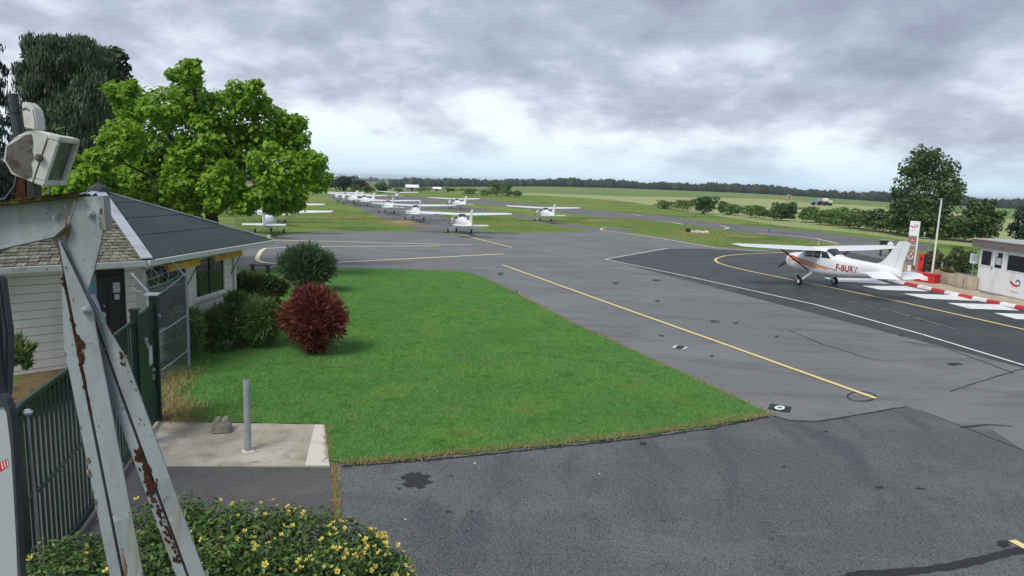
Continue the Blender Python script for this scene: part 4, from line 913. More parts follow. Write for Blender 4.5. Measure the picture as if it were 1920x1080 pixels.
MB().box((-.06, -.13, 2.68), (.22, .13, 2.71)).build('cap_plate', mt['galv'], gpost, bev=.004)
MB().box((-.06, .0705, 2.2), (.02, .10, 2.26)).build('hinge', mt['galv'], gpost)
MB().box((-.06, .0705, .35), (.02, .10, .41)).build('hinge', mt['galv'], gpost)
gp2 = thing('gate_post', 'tall dark green gate post between gate door and sliding gate', 'post', (g0[0], g0[1], 0), grz)
MB().box((1.39, -.06, 0), (1.51, .06, 2.62)).build('column', mt['green'], gp2, bev=.006)
MB().box((1.37, -.08, 2.62), (1.53, .08, 2.66)).build('cap_plate', mt['bmetal'], gp2, bev=.004)
q = g0 + np.array([gv.x, gv.y, 0]) * 6.62
gp3 = thing('gate_post', 'dark green guide post at the near left end of the sliding gate', 'post', (q[0], q[1], 0), grz)
MB().box((-.12, -.1, 0), (.10, .1, 2.5)).build('column', mt['green'], gp3, bev=.006)
MB().tube([(-.1, .15, 2.36), (-.12, .18, .3)], .014, 6).build('conduit', mt['galv'], gp3)
MB().lathe([(.05, 0), (.06, .03), (.03, .06)], 6, Matrix.Translation((-.1, .15, 2.38))).build('roller', mt['galv'], gp3)
# wire fence from the gate post back to the galvanised corner post
fp = G(355, 690)
fence = thing('wire_fence', 'galvanised chain-link fence with barbed wire arms beside the clubhouse', 'fence', (fp[0], fp[1], 0))
ga = Vector((g0[0] - fp[0] + gv.x * -.05, g0[1] - fp[1] + .05, 0)); fl = ga.length
post_top = Vector((0, 0, 2.45))
MB().tube([(0, 0, 0), (0, 0, 2.45)], .035, 10).build('post', mt['galv'], fence, True)
arm1 = onplane(313, 482, fp, (1, 0)); arm = Vector((arm1[0], 0, arm1[1]))
MB().tube([post_top - up * .05, post_top, arm], [.03, .03, .024], 8).build('extension_arm', mt['galv'], fence, True)
arm2p = Vector((-1.55, -1.2, 2.85)); arm2b = Vector((-.78, -1.25, 2.3))
f2 = onplane(278, 547, (fp[0], fp[1] - 1.6), (1, 0)); f3 = onplane(246, 512, (fp[0], fp[1] - 1.6), (1, 0))
MB().tube([(f2[0], -1.6, f2[1]), (f3[0], -1.6, f3[1])], .028, 8).build('extension_arm', mt['galv'], fence, True)
MB().tube([(f2[0], -1.6, 0), (f2[0], -1.6, f2[1])], .035, 8).build('post', mt['galv'], fence, True)
pa = Vector((f2[0], -1.6, 0)); pb = Vector((0, 0, 0))
def chain(pa, pb, z0, z1, name='chain_link', cell=.062, rad=.0016):
    m = MB(); d = (pb - pa); L = d.length; t = d / L; n = Vector((-t.y, t.x, 0)); h = z1 - z0
    k = -int(h / cell)
    while k * cell < L:
        for sgn in (1, -1):
            s0 = k * cell; s1 = s0 + h
            # clip line s=s0..s1 while z=z0..z1 (slope 1)
            a0 = max(0, -s0); a1 = min(h, L - s0)
            if a1 > a0:
                za, zb = (z0 + a0, z0 + a1) if sgn > 0 else (z1 - a0, z1 - a1)
                A = pa + t * (s0 + a0) + up * za + n * .003 * sgn; B = pa + t * (s0 + a1) + up * zb + n * .003 * sgn
                v = (B - A).normalized().cross(n) * rad * 2.4
                m.add([A - v, B - v, B + v, A + v], [(0, 1, 2, 3)])
        k += 1
    o = m.build(name, mt['galv'], fence, fix=False, kind='stuff'); return o
chain(pa, pb, .05, 2.42)
chain(Vector((f2[0] - .62, -1.0, 0)), pa, 1.0, 2.7)
for (a, b) in (((355, 513, 0), (292, 563, 1)), ((349, 590, 0), (296, 632, 1)), ((354, 655, 0), (302, 705, 1))):
    A = onplane(a[0] - 3, a[1], fp, (1, 0)); B = onplane(b[0], b[1], (fp[0] + pa.x, fp[1] + pa.y), (1, 0))
    pA = Vector((0, -.03, A[1])); pB = Vector((pa.x + .03, pa.y, B[1]))
    MB().tube([pA, pA.lerp(pB, .5) + up * -.03, pB], .016, 6).build('brace', mt['galv'], fence, True)
m = MB()
for f in (.15, .5, .9):
    A = post_top.lerp(arm, f); B = Vector((f2[0], -1.6, f2[1])).lerp(Vector((f3[0], -1.6, f3[1])), f)
    m.tube([A, A.lerp(B, .5) - up * .04, B], .006, 4)
    for q in np.linspace(.08, .92, 12):
        c = A.lerp(B, q) - up * .16 * q * (1 - q); m.tube([c + Vector((.02, .02, .03)), c - Vector((.02, .02, .03))], .004, 3)
for z_ in (.9, 1.6, 2.3): m.tube([pa + up * z_, pb + up * z_], .004, 4)
# loops of razor wire
cc = []
for k in range(60):
    a = k * .42; q = k / 59; c = post_top.lerp(Vector((f2[0], -1.6, f2[1])), q) + Vector((-.25, 0, .25))
    cc.append(c + Vector((.28 * math.cos(a), 0, .28 * math.sin(a))))
m.tube(cc, .005, 4)
m.build('barbed_wire', mt['galv'], fence, kind='stuff')
# bollard and block
bp = G(465, 845, .035)
bol = thing('bollard', 'grey galvanised steel tube bollard on the concrete pad', 'bollard', (bp[0], bp[1], .035))
MB().lathe([(.062, 0), (.062, 1.36), (.058, 1.372), (.05, 1.372), (.05, 1.30), (.001, 1.29)], 20).build('tube', mt['galv'], bol, True)
MB().lathe([(.12, -.004), (.10, .012), (.064, .016)], 14).build('mortar_collar', mt['conc_edge'], bol, True)
sp_ = G(416, 808, .035)
st = thing('concrete_block', 'grey tapered concrete block with four knobs on top, on the pad', 'block', (sp_[0], sp_[1], .035), .25)
MB().add([(-.19, -.17, 0), (.19, -.17, 0), (.19, .17, 0), (-.19, .17, 0), (-.15, -.13, .22), (.15, -.13, .22), (.15, .13, .22), (-.15, .13, .22)], [(3, 2, 1, 0), (4, 5, 6, 7), (0, 1, 5, 4), (1, 2, 6, 5), (2, 3, 7, 6), (3, 0, 4, 7)]).build('body', mt['stone'], st, bev=.02)
for x in (-.072, .072):
    for y in (-.062, .062): MB().lathe([(.066, 0), (.064, .035), (.05, .055), (.01, .06)], 9, Matrix.Translation((x, y, .219))).build('knob', mt['stone'], st, True)

# ------------------------------------------------------------------ flowering hypericum in the foreground
def hypericum():
    base = (-2.7, 7.4, 0)
    t = thing('flowering_shrub', 'low dark green shrub full of yellow flowers in the foreground', 'shrub', base)
    r = np.random.default_rng(61)
    lum = []
    for u, v, yy, q in ((270, 1020, 8.0, 80), (340, 1000, 8.2, 70), (420, 1010, 8.1, 75), (500, 1020, 8.0, 75), (580, 1025, 8.0, 75), (650, 1050, 7.8, 75), (710, 1090, 7.5, 70), (300, 1090, 7.2, 80), (400, 1100, 7.2, 90), (520, 1100, 7.2, 90), (620, 1110, 7.1, 85), (200, 1080, 7.2, 70), (150, 1060, 7.2, 60), (100, 1070, 7.0, 60), (120, 1120, 6.6, 80), (230, 1130, 6.6, 80), (540, 985, 8.5, 30), (360, 975, 8.5, 30), (440, 980, 8.5, 30), (690, 1040, 8.0, 45), (735, 1085, 7.6, 45)):
        c = pxd(u, v, yy); s = yy / F * q; lum.append((np.array(c), (s, s, s)))
    loc_ = [(c - np.array(base), q) for c, q in lum]
    V, Q = leafcloud(loc_, 21000, .085, .38, .55, 'leaf', 61, droop=.1, upb=.6)
    np_obj('foliage', V, Q, mt['hyper'], t, 'stuff')
    V, Q = leafcloud(loc_, 5000, .12, .10, .2, 'shoot', 62, upb=.8)
    np_obj('stems', V, Q, mt['twig'], t, 'stuff')
    # single leaves standing proud of the mass
    lv = MB().add([(0, 0, 0), (.022, .03, .008), (.016, .07, .004), (0, .1, -.012), (-.016, .07, .004), (-.022, .03, .008)], [(0, 1, 2, 3), (0, 3, 4, 5)]).mesh('leaf', mt['hyper'], fix=False)
    fm = MB()
    for k in range(5):
        a = k * 2 * math.pi / 5; ca, sa = math.cos(a), math.sin(a)
        P_ = [(.004, 0, 0), (.022, .013, .010), (.036, .010, .020), (.038, -.004, .021), (.026, -.016, .012)]
        fm.add([(x * ca - y * sa, x * sa + y * ca, z) for x, y, z in P_], [(0, 1, 2, 3, 4)])
    flower = fm.mesh('flower', mt['petal'], fix=False)
    sm = MB().lathe([(.009, .004), (.011, .014), (.003, .02)], 6).mesh('stamens', mt['stamen'])
    def spot(cmin=.25, wts=None):
        while True:
            k = r.choice(len(loc_), p=wts); c, q = loc_[k]; d = r.normal(size=3); d /= np.linalg.norm(d)
            if d[2] < cmin - .4 or (d[1] > .35 and d[2] < .6): continue
            p = c + d * np.array(q) * r.uniform(.98, 1.12)
            if any(np.linalg.norm((p - c2) / np.array(q2)) < .92 for j, (c2, q2) in enumerate(loc_) if j != k): continue
            return p, d
    for i in range(290):
        p, d = spot(); o = bpy.data.objects.new('leaf', lv); link(o, t); o.location = p
        dd = Vector(d) + Vector((r.normal() * .6, r.normal() * .6, .3)); o.rotation_euler = (r.normal() * .5, r.normal() * .5, math.atan2(dd.y, dd.x) - math.pi / 2); o.scale = (1, 1, 1)
        o.scale = (r.uniform(.7, 1.1),) * 3
    wts = np.array([1.2 if c[0] + base[0] > -3.6 else .22 for c, q in loc_]); 
    wts *= np.array([3.4 if c[0] + base[0] > -2.1 else .9 for c, q in loc_]); wts /= wts.sum()
    for i in range(165):
        p, d = spot(.35, wts); o = bpy.data.objects.new('flower', flower); link(o, t); o.location = p
        dd = (Vector(d) * .7 + Vector((r.normal() * .5, -.2 + r.normal() * .5, .6))).normalized(); o.rotation_euler = dd.to_track_quat('Z', 'Y').to_euler(); q_ = r.uniform(.55, 1.1); o.scale = (q_ * r.uniform(.6, 1), q_, q_ * r.uniform(.8, 2.2))
        s_ = bpy.data.objects.new('stamens', sm); link(s_, o)
hypericum()

# ------------------------------------------------------------------ rusty steel mast foot with floodlight (close to the camera)
YM = 3.0
def mp(u, v, dy=0.): return Vector(pxd(u, v, YM + dy))
mast = thing('steel_mast', 'weathered grey steel mast frame with rusty angle legs in the left foreground', 'mast', (float(mp(200, 900)[0]), YM, 0))
mo = mast.location
def ml(u, v, dy=0.): return mp(u, v, dy) - mo
def poly_plate(pts, dy, th, name, mat, bev=0, parent=mast): return MB().prism([ml(u, v, dy) for u, v in pts], (0, th, 0)).build(name, mat, parent, bev=bev)
# beam: channel with web and two flanges
poly_plate([(-60, 392), (146, 369), (128, 420), (98, 442), (-60, 478)], .02, .012, 'beam_web', mt['mast'])
MB().prism([ml(-60, 386, -.05), ml(146, 364, -.05), ml(146, 369, -.05), ml(-60, 392, -.05)], (0, .09, 0)).build('beam_flange', mt['moss'], mast)
MB().prism([ml(-60, 474, -.05), ml(100, 437, -.05), ml(122, 420, -.05), ml(122, 425, -.05), ml(101, 444, -.05), ml(-60, 481, -.05)], (0, .085, 0)).build('beam_flange', mt['mast'], mast)
gus = poly_plate([(142, 370), (190, 367), (194, 430), (176, 506), (154, 576), (138, 545), (124, 500), (97, 448), (124, 423)], -.012, .012, 'gusset_plate', mt['mast'])
poly_plate([(190, 367), (193, 367), (198, 430), (195, 432)], -.05, .05, 'gusset_lip', mt['mast'])
poly_plate([(146, 372), (139, 392), (128, 420), (118, 440), (112, 440), (122, 421), (134, 392), (140, 374)], -.0145, .002, 'rust_streak', mt['ruststain'])
poly_plate([(126, 423), (133, 412), (130, 440), (126, 452), (121, 438)], -.0146, .002, 'rust_streak', mt['ruststain'])
def bolt(u, v, dy, r_, name='bolt', mat='galv'):
    m = MB(); R_ = Matrix.Translation(ml(u, v, dy)) @ Matrix.Rotation(math.pi / 2, 4, 'X')
    m.lathe([(r_, 0), (r_, r_ * .7), (r_ * .85, r_ * .85)], 6, R_); m.lathe([(r_ * 1.35, -.003), (r_ * 1.35, .003)], 12, R_)
    m.lathe([(r_ * .5, r_ * .8), (r_ * .5, r_ * 1.5)], 8, R_); m.build(name, mt[mat], mast, True)
bolt(171, 402, -.013, .014); bolt(106, 407, .019, .014); bolt(125, 385, .019, .009); bolt(88, 391, .019, .009); bolt(160, 582, -.06, .014)
# legs: each two angle irons back to back; the slit between them shows dark rust
def leg(p, name_r, wl_, wr_, dy, dep, zend=0., cutl=.14):
    """p: slit line in sight-line points (u,v); wl_/wr_: flange widths in metres"""
    top, bot = ml(*p[0], dy), ml(*p[1], dy)
    d = (bot - top); bot = top + d * ((zend - mo.z - top.z) / d.z) if zend is not None else bot
    lg = bpy.data.objects.new('leg', None); link(lg, mast); lg.location = top
    ax = (bot - top); L = ax.length; ax = ax / L; sd_ = Vector((0, 1, 0)).cross(ax).normalized()
    if sd_.x < 0: sd_ = -sd_
    bk = Vector((0, 1, 0))
    g = .007
    for sg, wd, mm in ((-1, wl_, 'mast'), (1, wr_, 'mast')):
        s = sd_ * sg; f0 = cutl if sg < 0 else 0.
        prof = [s * g, s * (g + wd), s * (g + wd) + bk * .008, s * (g + .008) + bk * .008, s * (g + .008) + bk * dep, s * g + bk * dep]
        rings = []
        for f, ws in ((f0 / L, .12), ((f0 + .17) / L, .6), ((f0 + .32) / L, 1.0), (.6, 1), (1, 1)):
            rings.append([(s * (q.dot(s) * (ws if q.dot(s) > g + .009 else 1)) + bk * q.dot(bk)) + ax * L * f for q in prof])
        MB().loft(rings).build('angle_iron', mt[mm], lg)
    MB().loft([[q + ax * L * f for q in (-sd_ * (g - .0005) + bk * .012, sd_ * (g - .0005) + bk * .012, sd_ * (g - .0005) + bk * .03, -sd_ * (g - .0005) + bk * .03)] for f in (0, 1)]).build('rust_packing', mt['rust'], lg)
    return lg, top, ax, sd_, L
lg1 = leg([(106, 452), (230, 1080)], 'l', .052, .088, -.045, .06)
lg2 = leg([(160, 556), (352, 1080)], 'r', .045, .072, .0, .05, 0., .0)
def crust(lgd, f0, f1, side, w_, n, mat='rust', sz=.01):
    lg, top, ax, sd_, L = lgd; m = MB(); r = random.Random(int(f0 * 1000))
    for k in range(n):
        f = r.uniform(f0, f1); c = ax * (L * f) + sd_ * (side + r.gauss(0, w_)) + Vector((0, -.0015, 0)); s = sz * r.uniform(.35, 1.2)
        pts = []
        for j in range(7):
            a = j * 2 * math.pi / 7; pts.append(c + sd_ * s * math.cos(a) * r.uniform(.6, 1.1) + ax * s * 1.8 * math.sin(a) * r.uniform(.6, 1.1))
        m.prism(pts, (0, -.001 - .004 * r.random(), 0))
    m.build('rust_scale', mt[mat], lg, kind='stuff')
crust(lg1, .03, .16, .0, .003, 40, 'rust', .0065); crust(lg1, .0, .5, -.03, .03, 16, 'ruststain', .004); crust(lg1, .0, .5, .05, .03, 18, 'ruststain', .004); crust(lg1, .085, .11, .012, .006, 14, 'rust', .012)
crust(lg2, .150, .195, -.014, .009, 110, 'rust', .0085); crust(lg2, .19, .27, -.022, .011, 80, 'rust', .006); crust(lg2, .0, .15, .03, .03, 18, 'ruststain', .004); crust(lg2, .03, .09, .06, .006, 10, 'rust', .006)
crust(lg1, .20, .26, -.058, .003, 10, 'ruststain', .009)
# short stub and bracket carrying the floodlight
stub = MB()
MB().prism([ml(33, 322, 0), ml(46, 318, 0), ml(48, 376, 0), ml(28, 378, 0)], (0, .05, 0)).build('lamp_bracket', mt['rust'], mast)
MB().prism([ml(50, 325, 0), ml(62, 335, 0), ml(65, 373, 0), ml(50, 376, 0)], (0, .05, 0)).build('lamp_bracket', mt['bmetal'], mast)
m = MB(); r = random.Random(3)
for k in range(120):
    u = r.uniform(20, 146); c = ml(u, 386 - (u + 60) * 22 / 206 - 1, r.uniform(-.045, .035)); s = r.uniform(.004, .012)
    m.lathe([(s, -.002), (s * .8, s * .5), (s * .2, s * .75)], 6, Matrix.Translation(c))
m.build('moss_tufts', mt['moss'], mast, kind='stuff')
MB().tube([ml(90, 364), ml(91, 346)], .0035, 6).build('pin', mt['gutter'], mast)

# floodlight
fl_o = mp(99, 298)
flood = thing('floodlight', 'old white corroded floodlight mounted on the steel mast', 'floodlight', tuple(fl_o))
nf = Vector((.93, .25, -.34)).normalized(); uu = (Vector((0, 0, 1)) - nf * nf.z).normalized(); rr_ = uu.cross(nf).normalized()
if rr_.y < 0: rr_ = -rr_
def fq(a, b, c): return rr_ * a + uu * b + nf * c     # a along the face (away from camera positive), b up, c outward
hw_, hh_ = .125, .108
def frame_ring(a, b, c): return [fq(-a, -b, c), fq(a, -b, c), fq(a, b, c), fq(-a, b, c)]
# frame bars
for nm, (a0, a1, b0, b1) in {'f1': (-hw_, hw_, hh_ - .022, hh_), 'f2': (-hw_, hw_, -hh_, -hh_ + .022), 'f3': (-hw_, -hw_ + .022, -hh_ + .022, hh_ - .022), 'f4': (hw_ - .022, hw_, -hh_ + .022, hh_ - .022)}.items():
    MB().loft([[fq(a0, b0, .0), fq(a1, b0, .0), fq(a1, b1, .0), fq(a0, b1, .0)], [fq(a0, b0, .04), fq(a1, b0, .04), fq(a1, b1, .04), fq(a0, b1, .04)]]).build('frame_bar', mt['lampw'], flood, bev=.004)
MB().loft([[fq(-hw_ + .022, -hh_ + .022, .018), fq(hw_ - .022, -hh_ + .022, .018), fq(hw_ - .022, hh_ - .022, .018), fq(-hw_ + .022, hh_ - .022, .018)], [fq(-hw_ + .022, -hh_ + .022, .024), fq(hw_ - .022, -hh_ + .022, .024), fq(hw_ - .022, hh_ - .022, .024), fq(-hw_ + .022, hh_ - .022, .024)]]).build('glass', mt['lampglass'], flood)
# housing behind: deep rounded bowl, its lower back corroded
prof = [(-.004, .97), (-.03, .96), (-.07, .90), (-.10, .76), (-.13, .50), (-.14, .2)]
def hring(c, s):
    o = []
    for k in range(20):
        a = 2 * math.pi * k / 20; ca, sa = math.cos(a), math.sin(a); e = .45
        o.append(fq(hw_ * s * math.copysign(abs(ca) ** e, ca), hh_ * s * math.copysign(abs(sa) ** e, sa) , c))
    return o
hs = MB().loft([hring(c, s) for c, s in prof]).build('housing', mt['lampw'], flood, True)
# corroded side plate
MB().prism([fq(-hw_ - .004, b, c) for b, c in ((.08, -.06), (.066, -.08), (.042, -.094), (.0, -.125), (-.055, -.115), (-.09, -.08), (-.104, -.03), (-.085, -.012), (-.056, -.018), (-.033, -.03), (-.01, -.026), (.02, -.04), (.05, -.045))], rr_ * .008).build('corroded_plate', mt['lampdirt'], flood)
MB().prism([fq(-hw_ - .001, b, c) for b, c in ((.10, -.004), (.10, -.05), (.085, -.075), (.047, -.108), (.0, -.131), (-.056, -.122), (-.10, -.08), (-.105, -.004))], rr_ * .01).build('side_plate', mt['lampw'], flood)
MB().lathe([(.015, 0), (.015, .012), (.006, .018)], 10, Matrix.Translation(fq(-hw_ - .004, 0, -.005)) @ rr_.to_track_quat('Z', 'Y').to_matrix().to_4x4() @ Matrix.Rotation(math.pi, 4, 'X')).build('pivot_knob', mt['lampdirt'], flood, True)
MB().tube([mp(48, 300, .02) - fl_o, mp(32, 325, .0) - fl_o, mp(27, 350, .0) - fl_o, mp(10, 372, -.02) - fl_o, mp(-20, 380, -.02) - fl_o], .006, 6).build('cable', mt['slate'], flood, True)
MB().prism([mp(36, 296, .0) - fl_o, mp(58, 318, .0) - fl_o, mp(50, 330, .0) - fl_o, mp(30, 322, .0) - fl_o], (0, .03, 0)).build('cable_gland', mt['rust'], flood)
MB().tube([mp(104, 243) - fl_o, mp(116, 240, -.02) - fl_o, mp(124, 238, -.02) - fl_o], [.004, .003, .001], 5).build('grass_tuft', mt['hyper'], flood)
# pipe and lamp head behind
pp = mp(30, 300, .25)
pipe = thing('steel_pipe', 'blue-grey steel pipe standing behind the floodlight', 'pipe', tuple(pp))
MB().tube([mp(24, 176, .25) - pp, mp(33, 240, .25) - pp, mp(36, 300, .25) - pp, mp(44, 380, .25) - pp], .021, 12).build('tube', mt['slate'], pipe, True)
MB().tube([mp(30, 209, .25) - pp, mp(30.6, 213, .25) - pp], .024, 12).build('clamp', mt['bmetal'], pipe, True)
ll = mp(54, 225, .24)
lh = thing('lamp_housing', 'rounded white housing fixed to the pipe behind the floodlight', 'lamp', tuple(ll))
MB().prism([mp(u, v, .22) - ll for u, v in ((39, 193), (44, 190), (52, 193), (62, 204), (66, 222), (68, 245), (44, 240))], (0, .07, 0)).build('shell', mt['lampw'], lh, bev=.006)
MB().prism([mp(u, v, .217) - ll for u, v in ((41, 204), (48, 201), (55, 206), (54, 208), (48, 204), (42, 207))], (0, .004, 0)).build('rim', mt['lampdirt'], lh)
# dark plate and white sign panel at the picture edge
pe = mp(0, 760, .35)
dkp = thing('dark_post', 'dark slate post cut by the left picture edge', 'post', (pe[0], pe[1], 0))
MB().prism([mp(u, v, .6) - dkp.location for u, v in ((-60, 500), (0, 520), (9, 590), (14, 620), (14, 690), (9, 760), (-60, 800))], (0, .06, 0)).build('post_plate', mt['slate'], dkp, bev=.01)
MB().tube([mp(-20, 560, .6) - dkp.location, Vector((mp(-20, 560, .6).x - dkp.location.x, .25, 0))], .05, 10).build('post_core', mt['slate'], dkp, True)
sg_ = mp(10, 960, .3)
sgp = thing('white_sign', 'white sign panel with dark rubber edge and red marks at lower left', 'sign', (sg_[0], sg_[1], 0))
def s_l(u, v, dy=.3): return mp(u, v, dy) - sgp.location
MB().prism([s_l(u, v) for u, v in ((-90, 790), (6, 762), (12, 775), (20, 840), (25, 920), (30, 1010), (34, 1110), (-90, 1110))], (0, .02, 0)).build('panel', mt['signw'], sgp)
rb = [(-30, 748), (4, 741), (12, 748), (18, 765), (23, 800), (28, 880), (32, 960), (36, 1030), (41, 1110)]; ri = [(34, 1110), (30, 1010), (25, 920), (20, 840), (12, 775), (6, 762), (-30, 770)]
MB().prism([s_l(u, v, .29) for u, v in rb + ri], (0, .04, 0)).build('rubber_edge', mt['slate'], sgp)
MB().prism([s_l(u, v, .299) for u, v in ((-30, 884), (14, 860), (17, 874), (-30, 905))], (0, .0012, 0)).build('red_mark', mt['icon_r'], sgp)
for k in range(3):
    MB().prism([s_l(u, v, .2985) for u, v in ((2 + 5 * k, 868 - 2.4 * k), (3.5 + 5 * k, 867 - 2.4 * k), (6 + 5 * k, 879 - 2.6 * k), (4.5 + 5 * k, 880 - 2.6 * k))], (0, .001, 0)).build('white_bar', mt['plainw'], sgp)
q = sg_
MB().box((-.35, .03, 0), (-.27, .09, 4.3)).build('support', mt['bmetal'], sgp)

# ------------------------------------------------------------------ fuel island
kp = [G(1664, 527), G(1700, 535), G(1745, 545), G(1800, 557), G(1860, 569.5), G(1920, 581.5), G(1990, 596)]
kerb = thing('kerb', 'red and white painted kerb along the fuel island', 'kerb', (kp[0][0], kp[0][1], 0))
Pk = np.array([p[:2] for p in kp]); Lk = np.r_[0, np.cumsum(np.hypot(*np.diff(Pk, axis=0).T))]
def kat(s): return np.array([np.interp(s, Lk, Pk[:, 0]), np.interp(s, Lk, Pk[:, 1])])
ku = [1664, 1695, 1719, 1745, 1770, 1796, 1822, 1849, 1874, 1902, 1927, 1955, 1982]
def s_of_u(u):
    best = 0
    for s in np.linspace(0, Lk[-1], 900):
        p = kat(s); d = np.array([p[0], p[1], .1]) - CO; uu_ = 960 + F * (d @ RT) / (d @ FW)
        if uu_ <= u: best = s
    return best
ss = [s_of_u(u) for u in ku]; ss[0] = 0
for i in range(len(ss) - 1):
    a, b = kat(ss[i] + .006), kat(ss[i + 1] - .006); t = (b - a) / np.hypot(*(b - a)); n = np.array([-t[1], t[0]])
    if n[0] < 0: n = -n
    o3 = np.array(kp[0])
    pts = [(a[0] - o3[0], a[1] - o3[1], 0), (a[0] + .03 * n[0] - o3[0], a[1] + .03 * n[1] - o3[1], .15), (a[0] + .2 * n[0] - o3[0], a[1] + .2 * n[1] - o3[1], .17), (a[0] + .2 * n[0] - o3[0], a[1] + .2 * n[1] - o3[1], 0)]
    MB().prism(pts, (b[0] - a[0], b[1] - a[1], 0)).build('kerb_stone', mt['red'] if i % 2 == 1 else mt['plainw'], kerb, bev=.008)
isl = [kat(s) + np.array([.21, .03]) for s in np.linspace(0, Lk[-1], 8)]
MB().prism([(p[0], p[1], 0) for p in isl] + [(30, isl[-1][1], 0), (30.5, 49.5, 0), (25, 49.5, 0), (22.9, 44, 0)], (0, 0, .14)).build('fuel_island', mt['beige'], kind='structure')
IZ = .14
# kiosk
h0 = G(1825, 543, IZ); h0 = np.array([26.14, h0[1], IZ])
hd = (0.0, -1.0)
kio = thing('fuel_kiosk', 'white fuel station kiosk with brown roof edge and dark windows', 'kiosk', tuple(h0), -math.pi / 2)
HL, HD, HHt = 6.2, 2.6, 2.42
def hp(u, v): s, z = onplane(u, v, h0, hd); return s, z - IZ
lowz = 1.38
wins_ = [(.10, 1.00, lowz + .03, 2.30), (2.16, 4.0, lowz - .02, 2.27), (4.15, 6.0, lowz - .02, 2.27)]
MB().box((0, .06, 0), (HL, HD, HHt)).build('wall', mt['plainw'], kio)
# facade skin with panels below, posts and frames above
for a, b in ((0, 1.05), (2.05, 3.1), (3.112, 4.1), (4.112, HL)): MB().box((a + .004, .0, .06), (b - .004, .058, lowz - .05)).build('panel', mt['plainw'], kio, bev=.004)
for a in (0, 2.06, 4.03, 6.1): MB().box((a, -.004, lowz - .04), (a + .09, .058, HHt - .06)).build('mullion_post', mt['plainw'], kio)
for a, b, c_, d_ in wins_:
    f = MB()
    for q in ((a, a + .05, c_, d_), (b - .05, b, c_, d_), (a + .05, b - .05, c_, c_ + .05), (a + .05, b - .05, d_ - .05, d_)): f.box((q[0], -.002, q[2]), (q[1], .05, q[3]))
    wf = f.build('window', mt['plainw'], kio)
    MB().box((a + .05, .02, c_ + .05), (b - .05, .03, d_ - .05)).build('pane', mt['glass'], wf)
    MB().box(((a + b) / 2 - .015, .012, c_ + .05), ((a + b) / 2 + .015, .019, d_ - .05)).build('slider_bar', mt['bmetal'], wf)
MB().box((0, -.003, HHt - .06), (HL, .058, HHt)).build('head_rail', mt['plainw'], kio)
door = MB().box((1.07, -.006, .05), (2.03, .05, HHt - .065)).build('door', mt['plainw'], kio, bev=.005)
a, b, c_, d_ = 1.30, 1.82, 1.42, 2.24
MB().box((a, -.010, c_), (b, -.0065, d_)).build('pane', mt['glass'], door)
MB().box((a + .06, -.014, c_ + .18), (b - .06, -.0105, c_ + .55)).build('notice', mt['paper'], door)
MB().box((a + .02, -.014, d_ - .22), (a + .16, -.0105, d_ - .02)).build('notice', mt['plainw'], door)
MB().box((1.10, -.05, 1.30), (1.16, -.007, 1.5)).build('handle', mt['galv'], door)
MB().box((1.0, -.4, -.02), (2.1, -.008, .07)).build('doorstep', mt['totem'], kio)
MB().box((-.35, -.30, HHt), (HL + .3, HD + .2, HHt + .42)).build('fascia', mt['brown'], kio, bev=.01)
MB().box((-.38, -.33, HHt + .42), (HL + .33, HD + .23, HHt + .47)).build('roof', mt['roofw'], kio)
MB().lathe([(.05, 0), (.05, .07), (.02, .10)], 10, Matrix.Translation((-.05, .1, HHt + .47))).build('beacon', mt['red'], kio, True)
MB().tube([(3.1, .6, HHt + .47), (3.1, .6, HHt + .95)], .02, 6).build('mast_pipe', mt['galv'], kio)
MB().box((2.0, -.36, HHt + .2), (2.14, -.305, HHt + .28)).build('wall_lamp', mt['totem'], kio)
# emblem: sweeping ribbon, red to blue-green, with small red lettering below
def emblem(parent, ox, oz, s, y=-.006, letters=True):
    def strip(pts, w0, w1, mat):
        V = []; Fc = []
        for i, (x, z) in enumerate(pts):
            x2, z2 = pts[min(i + 1, len(pts) - 1)]; x1, z1 = pts[max(i - 1, 0)]
            tx, tz = x2 - x1, z2 - z1; l = math.hypot(tx, tz); wq = w0 + (w1 - w0) * i / (len(pts) - 1)
            V += [(ox + s * (x - tz / l * wq), y, oz + s * (z + tx / l * wq)), (ox + s * (x + tz / l * wq), y, oz + s * (z - tx / l * wq))]
        for i in range(len(pts) - 1): Fc.append((2 * i, 2 * i + 1, 2 * i + 3, 2 * i + 2))
        MB().add(V, Fc).build('emblem', mat, parent)
    arc = lambda a0, a1, cx, cz, r_: [(cx + r_ * math.cos(math.radians(a)), cz + r_ * math.sin(math.radians(a))) for a in np.linspace(a0, a1, 9)]
    strip([(-.5, .12), (-.3, .02), (-.1, -.08), (.1, -.12), (.25, -.1), (.36, -.02)], .09, .07, mt['icon_r'])
    strip(arc(170, 20, .28, .08, .22), .05, .06, mt['icon_b'])
    strip(arc(20, -60, .28, .08, .22), .06, .05, mt['icon_c'])
    strip([(-.22, -.16), (-.2, -.32)], .03, .02, mt['icon_r'])
    if letters:
        me = text_mesh('TotalEnergies', .15 * s, mt['icon_r'], 'lettering', 'CENTER')
        o = bpy.data.objects.new('lettering', me); link(o, parent); o.location = (ox, y, oz - .62 * s); o.rotation_euler = (math.pi / 2, 0, 0)
s_, z_ = hp(1903, 532)
emblem(kio, s_, z_ - .02, .72)
s2, z2 = hp(1924, 541); emblem(kio, s2 + .55, z2, .6, -.006, False)
